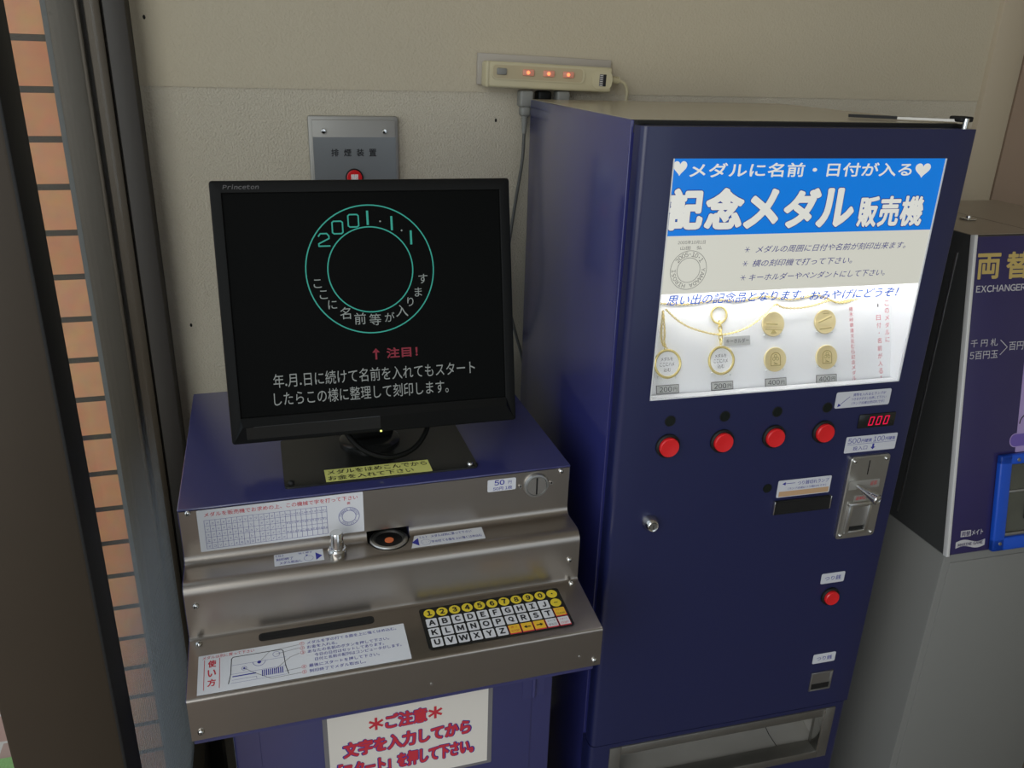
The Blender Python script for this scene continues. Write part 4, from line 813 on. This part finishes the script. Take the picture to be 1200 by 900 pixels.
def holder(t, a, b):
    g = MB(); g.disc(FD, a, b, .0192, 'panel_white', .0012, .0008, 36)
    for i, tx in enumerate(('メダルを', 'ここにハメ', '込む')): g.text(FD, tx, a - .001, b + .0072 - i * .0078, (.0185, .0225, .0110)[i], .0054, 'ink', c=.0023, bold=-.004)
    t.part('paper_insert', g, label='white disc with three short lines of writing')
    g = MB(); g.torus(FD, a, b, .0196, .0019, 'gold_bright', .0022, 48, 8); t.part('medal_holder', g)
def chain_pts(P, step):
    P = [Vector(p) for p in P]; q = []
    for i in range(len(P) - 1):
        p0 = P[max(i - 1, 0)]; p1 = P[i]; p2 = P[i + 1]; p3 = P[min(i + 2, len(P) - 1)]
        for k in range(20):
            t = k / 20; q.append(0.5 * ((2 * p1) + (p2 - p0) * t + (2 * p0 - 5 * p1 + 4 * p2 - p3) * t * t + (3 * p1 - p0 - 3 * p2 + p3) * t ** 3))
    q.append(P[-1]); out = [q[0]]; acc = 0
    for u, v in zip(q, q[1:]):
        L = (v - u).length; s0 = step - acc
        while s0 <= L: out.append(u + (v - u) * (s0 / L)); s0 += step
        acc = L - (s0 - step)
    return out
def chain(g, P, step=.0030, r=.0011, c=.0030):
    pts = [FD(a, b, c) for a, b in [(p.x, p.y) for p in chain_pts([(a, b, 0) for a, b in P], step)]]
    for i in range(len(pts) - 1):
        d = (pts[i + 1] - pts[i]).normalized(); n = FD.N if i % 2 else d.cross(FD.N); X = d; Y = n; F = Frame((pts[i] + pts[i + 1]) / 2, X, Y)
        g.torus(F, 0, 0, step * .62, r * .62, 'gold_bright', 0, 8, 4, ry=step * .36)
t = display_thing('pendant_necklace', 'thin gold chain necklace draped across the display with a round holder at its left end', 'necklace', .0820, .0497)
holder(t, .0820, .0497)
g = MB(); chain(g, [(.0769, .1263), (.0728, .095), (.0742, .080), (.0790, .0738)]); chain(g, [(.0769, .1263), (.0785, .095), (.0770, .082), (.0800, .0738)])
chain(g, c=.0120, P=[(.0769, .128), (.0965, .1103), (.1221, .0972), (.1631, .0876), (.2014, .0948), (.2287, .1097), (.2504, .127), (.2640, .1222), (.2877, .1202), (.3157, .1231), (.3419, .129), (.3550, .1255), (.3684, .1250), (.3911, .1297)])
chain(g, [(.0480, .1390), (.0754, .1364), (.1156, .1337), (.1642, .1376), (.1983, .1345), (.237, .1397), (.2839, .1336), (.3239, .1378), (.342, .1336), (.3600, .1262), (.3800, .1275), (.3911, .1297)])
t.part('chain', g)
g = MB(); g.torus(FD, .0795, .0718, .0022, .0007, 'gold_bright', .003, 16, 6); t.part('jump_ring', g)
t = display_thing('key_ring', 'gold key ring with a round holder, beside the grey name tag', 'key ring', .1672, .0495)
holder(t, .1674, .0495)
g = MB(); g.torus(FD, .1649, .1160, .0122, .0015, 'gold_bright', .0025, 40, 8); t.part('split_ring', g)
g = MB()
for i in range(5):
    p = FD(.1650 + .0003 * i, .1035 - i * .0066, .0042); F = Frame(p, FD.Y, FD.X if i % 2 else FD.N); g.torus(F, 0, 0, .0046, .0009, 'gold_bright', 0, 20, 6, ry=.0026)
t.part('link_chain', g)

# ================================================================== MONEY CHANGER on its pedestal (author frame: x = 0 left, y = 0 pedestal front)
ex, ey = machine_to_world(1.0937 - 0.466, -0.56 + 0.5541)
EXM = lambda x, y, z: tuple(Vector((ex + math.cos(TV) * x - math.sin(TV) * y, ey + math.sin(TV) * x + math.cos(TV) * y, z)))
EW = 0.345
ped = Thing('pedestal_cabinet', 'grey metal pedestal cabinet under the purple money changer', 'cabinet', (EW / 2, .2, 0), EXM(EW / 2, .2, 0), TV)
mb = MB(); mb.box(0, EW, 0, 0.44, 0.0, 0.7680, 'grey_body', 0.003, 2); ped.part('body', mb)
mb = MB(); mb.box(0.0140, EW - .014, -0.0022, 0.004, 0.03, 0.7525, 'grey_body', 0.0012); ped.part('door', mb, label='flat grey door panel')
exc = Thing('money_changer', 'purple fronted coin changer with gold writing and a bright blue frame, on the grey pedestal', 'machine', (EW / 2, .2, 0.7685), EXM(EW / 2, .2, 0.7685), TV)
prof = [(0.0, 0.7690), (0.1010, 1.3015), (0.1060, 1.3042), (0.4200, 1.3042), (0.4200, 0.7690)]
mb = MB(); mb.prism(prof, 0, EW, 'grey_dark'); exc.part('body', mb, label='dark grey body')
mb = MB(); mb.box(0.001, EW - .001, 0.1065, 0.4190, 1.3043, 1.3052, 'grey_top'); mb.line(Frame((0, 0, 1.3052), (1, 0, 0), (0, 1, 0)), [(.137, .108), (.137, .41)], .0016, 'dark_gap', .0002); exc.part('lid', mb, label='greyish brown lid')
mb = MB(); mb.box(.088, .108, .212, .232, 1.3053, 1.3090, 'chrome', .0015); mb.cyl((.098, .222, 1.309), (.098, .222, 1.3130), .005, .004, 'chrome', 14); exc.part('latch', mb, label='small metal latch')
mb = MB(); mb.box(-.0012, .0005, .1240, .1275, .784, 1.272, 'alu', .0003); exc.part('piano_hinge', mb, label='thin pale hinge line on the side')
FE = Frame((0, -0.0042, 0.7732), (1, 0, 0), (0, 0.1013, 0.5310))
mb = MB(); mb.boxf(FE, .0022, EW - .004, -.0003, .5400, -.0045, .0022, 'purple', .0006); fp = exc.part('front_panel', mb, label='dark purple front panel')
mb = MB(); mb.boxf(FE, -.0040, .0022, -.0030, .5430, -.0060, .0036, 'trim_white', .0010); exc.part('edge_trim', mb, label='silver edge trim')
mb = MB(); c_ = .0024
mb.text(FE, '両', .0292, .4925, .0455, .0415, 'gold_ink', bold=.030, c=c_); mb.text(FE, '替', .0880, .4925, .0480, .0440, 'gold_ink', bold=.030, c=c_); mb.text(FE, 'EXCHANGER', .0578, .4562, .0985, .0112, 'white_ink', bold=.02, c=c_)
exc.part('title_lettering', mb, fp, label='gold and grey lettering', smooth=False)
mb = MB(); mb.text(FE, '千 円 札', .0345, .3673, .0540, .0125, 'white_ink', c=c_); mb.text(FE, '5百円玉', .0358, .3470, .0560, .0135, 'white_ink', c=c_); mb.line(FE, [(.0670, .3700), (.0817, .3577), (.0683, .3455)], .0012, 'white_ink', c_); mb.text(FE, '百円玉', .1080, .3588, .0460, .0140, 'white_ink', c=c_)
exc.part('rate_lettering', mb, fp, label='pale lettering of the exchange rates', smooth=False)
mb = MB(); mb.rrect(FE, .1196, .2100, .1728, .3300, 'lilac', .002, c_, .0003); mb.rrect(FE, .1053, .2000, .1822, .2068, 'lilac', .0120, c_ + .0003, .0003); mb.rrect(FE, .1068, .1990, .1836, .2054, 'violet', .0108, c_ + .0006, .0003); mb.ring(FE, .139, .2230, .016, .0022, 'ink', c_ + .0004, 20, PI * .6, PI * 1.0); exc.part('coin_graphic', mb, fp, label='lilac panel with a violet pill shape')
mb = MB()
for (a0, a1, b0, b1) in ((.0825, .1070, -.0010, .1722), (.2850, .3080, -.0010, .1722), (.0825, .3080, .1545, .1722), (.0825, .3080, -.0010, .0225)): mb.boxf(FE, a0, a1, b0, b1, .0022, .0130, 'blue_plastic', .0030, 3)
bf = exc.part('blue_frame', mb, label='bright blue plastic frame')
mb = MB(); mb.boxf(FE, .1070, .2850, .0225, .1545, .0023, .0045, 'insert_grey'); mb.boxf(FE, .1070, .2850, .0225, .0290, .0045, .0080, 'zinc', .001); mb.boxf(FE, .1070, .2850, .1020, .1060, .0045, .0070, 'alu', .001); mb.boxf(FE, .1500, .2600, .0500, .0960, .0045, .0060, 'black_gloss', .002); exc.part('metal_insert', mb, bf, label='shiny metal insert')
for a, b in ((.1188, .1627), (.0965, .0130)): exc.part('rivet', MB().lathe(FE(a, b, .0130), FE.N, [(.0034, 0), (.0028, .0012), (0, .0016)], 'zinc', 14), bf)
mb = MB(); mb.rrect(FE, .0222, .0432, .0300, .0412, 'white_ink', .0005, c_, .0002); mb.text(FE, '両替', .0327, .0356, .0180, .0090, 'purple', bold=.02, c=c_ + .0004); mb.text(FE, 'メイト', .0570, .0356, .0235, .0095, 'white_ink', bold=.02, c=c_)
P = []
for i in range(13): u = i / 12; P.append((.0136 + u * .0610, .0215 + .0030 * math.sin(u * 2 * PI) + (.0030 if 0 else 0)))
Q = [(a, b - .0115) for a, b in P][::-1]; mb.poly(FE, P + Q, 'white_ink', c_); mb.text(FE, 'MARINE GAME', .0440, .0160, .0520, .0056, 'purple', bold=.03, c=c_ + .0004)
exc.part('maker_lettering', mb, fp, label='white lettering and wave mark', smooth=False)

# ================================================================== WALL THINGS
smk = Thing('smoke_exhaust_box', 'grey metal smoke exhaust control box with a red button, on the wall behind the monitor', 'control box', (.172, 0, 1.24))
mb = MB(); mb.box(.0945, .2500, -.0130, -.0002, 1.200, 1.4462, 'smoke_light', .0035, 2); smk.part('frame', mb)
mb = MB(); mb.box(.1010, .2440, -.0185, -.0120, 1.205, 1.4400, 'smoke_light', .0012); cov = smk.part('cover', mb)
FX = Frame((0, -.0185, 0), (1, 0, 0), (0, 0, 1))
mb = MB(); mb.rrect(FX, .1012, .2438, 1.206, 1.4115, 'smoke_grey', .0005, .0002, .0006); smk.part('lower_plate', mb, cov, label='darker grey lower plate')
for x in (.1195, .2245): smk.part('screw', MB().lathe((x, -.0185, 1.4215), (0, -1, 0), [(.0046, 0), (.0046, .0030), (.0036, .0046), (0, .0052)], 'chrome', 18), cov)
mb = MB()
for i, ch in enumerate('排煙装置'): mb.text(FX, ch, .1375 + i * .0218, 1.3855, .0128, .0128, 'ink', bold=.02, c=.0012)
smk.part('lettering', mb, cov, smooth=False)
mb = MB(); mb.lathe((.1690, -.0190, 1.3430), (0, -1, 0), [(.0155, 0), (.0155, .003), (.0138, .0045), (.0132, .0040)], 'black', 30); bt = smk.part('button_ring', mb, cov)
mb = MB(); mb.lathe((.1690, -.0190, 1.3430), (0, -1, 0), [(.0132, 0), (.0132, .0060), (.0122, .0068), (0, .0068)], 'red_button', 30); mb.text(Frame((.1690, -.0258, 1.3430), (1, 0, 0), (0, 0, 1)), '開', 0, 0, .0120, .0120, 'white_char', bold=.03, c=.0003); smk.part('button_cap', mb, bt, label='red button cap with a white character')

brd = Thing('mounting_board', 'pale wooden board on the wall holding the ivory power strip', 'board', (.52, 0, 1.52))
F0 = Frame((.5205, 0, 1.5245), (1, 0, -.0240), (.0240, 0, 1))
mb = MB(); mb.boxf(F0, -.1270, .1270, -.0255, .0270, .0020, .0130, 'ivory_board', .0012); brd.part('board', mb)
strp = Thing('power_strip', 'ivory power strip with three glowing orange switches, on the wall behind the vending machine', 'power strip', (.518, -.03, 1.4985))
F1 = Frame((.5180, -.0135, 1.5170), (1, 0, -.0255), (.0255, 0, 1))
mb = MB(); mb.boxf(F1, -.1185, .1185, -.0210, .0220, 0, .0360, 'ivory', .0050, 3); mb.boxf(F1, -.1185, -.1140, -.0205, .0215, .0355, .0375, 'ivory', .0008)
sb = strp.part('body', mb)
mb = MB(); mb.rrect(F1, -.1090, .0640, -.0075, .0185, 'ivory', .009, .0360, .0022); mb.rrect(F1, -.1075, .0600, -.0055, .0165, 'ivory_shade', .006, .0383, .0004) if 'ivory_shade' in MATS else None
mat('ivory_shade', srgb(186, 172, 138), 0.5)
mb.rrect(F1, -.1070, .0595, -.0055, .0165, 'ivory_shade', .006, .0383, .0004); strp.part('switch_panel', mb, sb)
mb = MB(); mb.boxf(F1, -.1010, -.0830, .0005, .0115, .0387, .0425, 'plug_grey', .0018); strp.part('switch', mb, sb, label='dark unlit switch')
for a in (-.0435, -.0055, .0315):
    mb = MB(); mb.boxf(F1, a - .0105, a + .0105, .0008, .0115, .0387, .0430, 'neon', .0020); mb.disc(F1, a - .001, .0062, .0030, 'neon_core', .0432, .0003, 14); strp.part('switch', mb, sb, label='switch glowing orange')
mb = MB(); mb.rrect(F1, .0800, .1185, -.0150, .0150, 'ivory', .0110, .0358, .0012); mb.rrect(F1, .0930, .1005, -.0105, .0100, 'ink_grey', .0008, .0371, .0003); mb.rrect(F1, .1005, .1060, -.0105, .0100, 'ink', .0008, .0371, .0003)
for i in range(6): mb.line(F1, [(.0942, -.0090 + i * .0034), (.0990, -.0090 + i * .0034)], .0008, 'white_char', .0376)
strp.part('rating_label', mb, sb, label='small printed label')
mb = MB(); p = F1(.1185, .0010, .0200); q_ = F1(.1400, .0000, .0200)
mb.cyl(p, q_, .0060, .0050, 'ivory', 16)
for i in range(5): mb.cyl(F1(.122 + i * .0035, .001, .0200), F1(.1237 + i * .0035, .001, .0200), .0068, .0068, 'ivory', 14)
mb.tube([F1(.138, 0, .020), F1(.150, -.004, .020), F1(.158, -.018, .018), F1(.160, -.040, .014), (.684, -.022, 1.40), (.685, -.022, 1.20)], .0030, 'ivory', 10); strp.part('cord', mb, label='ivory cord curling behind the machine')
def plug(name, label, x, m, cord=None, big=True):
    t = Thing(name, label, 'plug', (x, -.032, 1.486), group='plugs under the power strip'); g = MB()
    g.box(x - .0125, x + .0125, -.045, -.020, 1.4660, 1.4940, m, .004, 3)
    if big: g.box(x - .0095, x + .0095, -.043, -.022, 1.4500, 1.4680, m, .005, 3)
    t.part('plug_body', g)
    if cord:
        g = MB()
        for i in range(7): g.cyl((x, -.0325, 1.450 - i * .0042), (x, -.0325, 1.4472 - i * .0042), .0068 - i * .0004, .0066 - i * .0004, m, 14)
        g.cyl((x, -.0325, 1.452), (x, -.0325, 1.420), .0048, .0036, m, 12); t.part('strain_relief', g)
        g = MB(); g.tube(cord, .0030, 'cord_grey', 10); t.part('cord', g, label='grey cord hanging down the wall')
plug('power_plug', 'grey plug with a cord, leftmost plug under the power strip', .4770, 'plug_grey', [(.477, -.0325, 1.424), (.476, -.030, 1.37), (.470, -.018, 1.30), (.462, -.010, 1.22), (.457, -.008, 1.16), (.462, -.008, 1.10), (.480, -.010, 1.03), (.50, -.012, .95), (.51, -.012, .80)])
plug('power_plug', 'black plug between two grey plugs under the power strip', .5105, 'black_plastic', big=False)
plug('power_plug', 'grey plug under the power strip, right of the black plug', .5465, 'plug_grey', big=False)
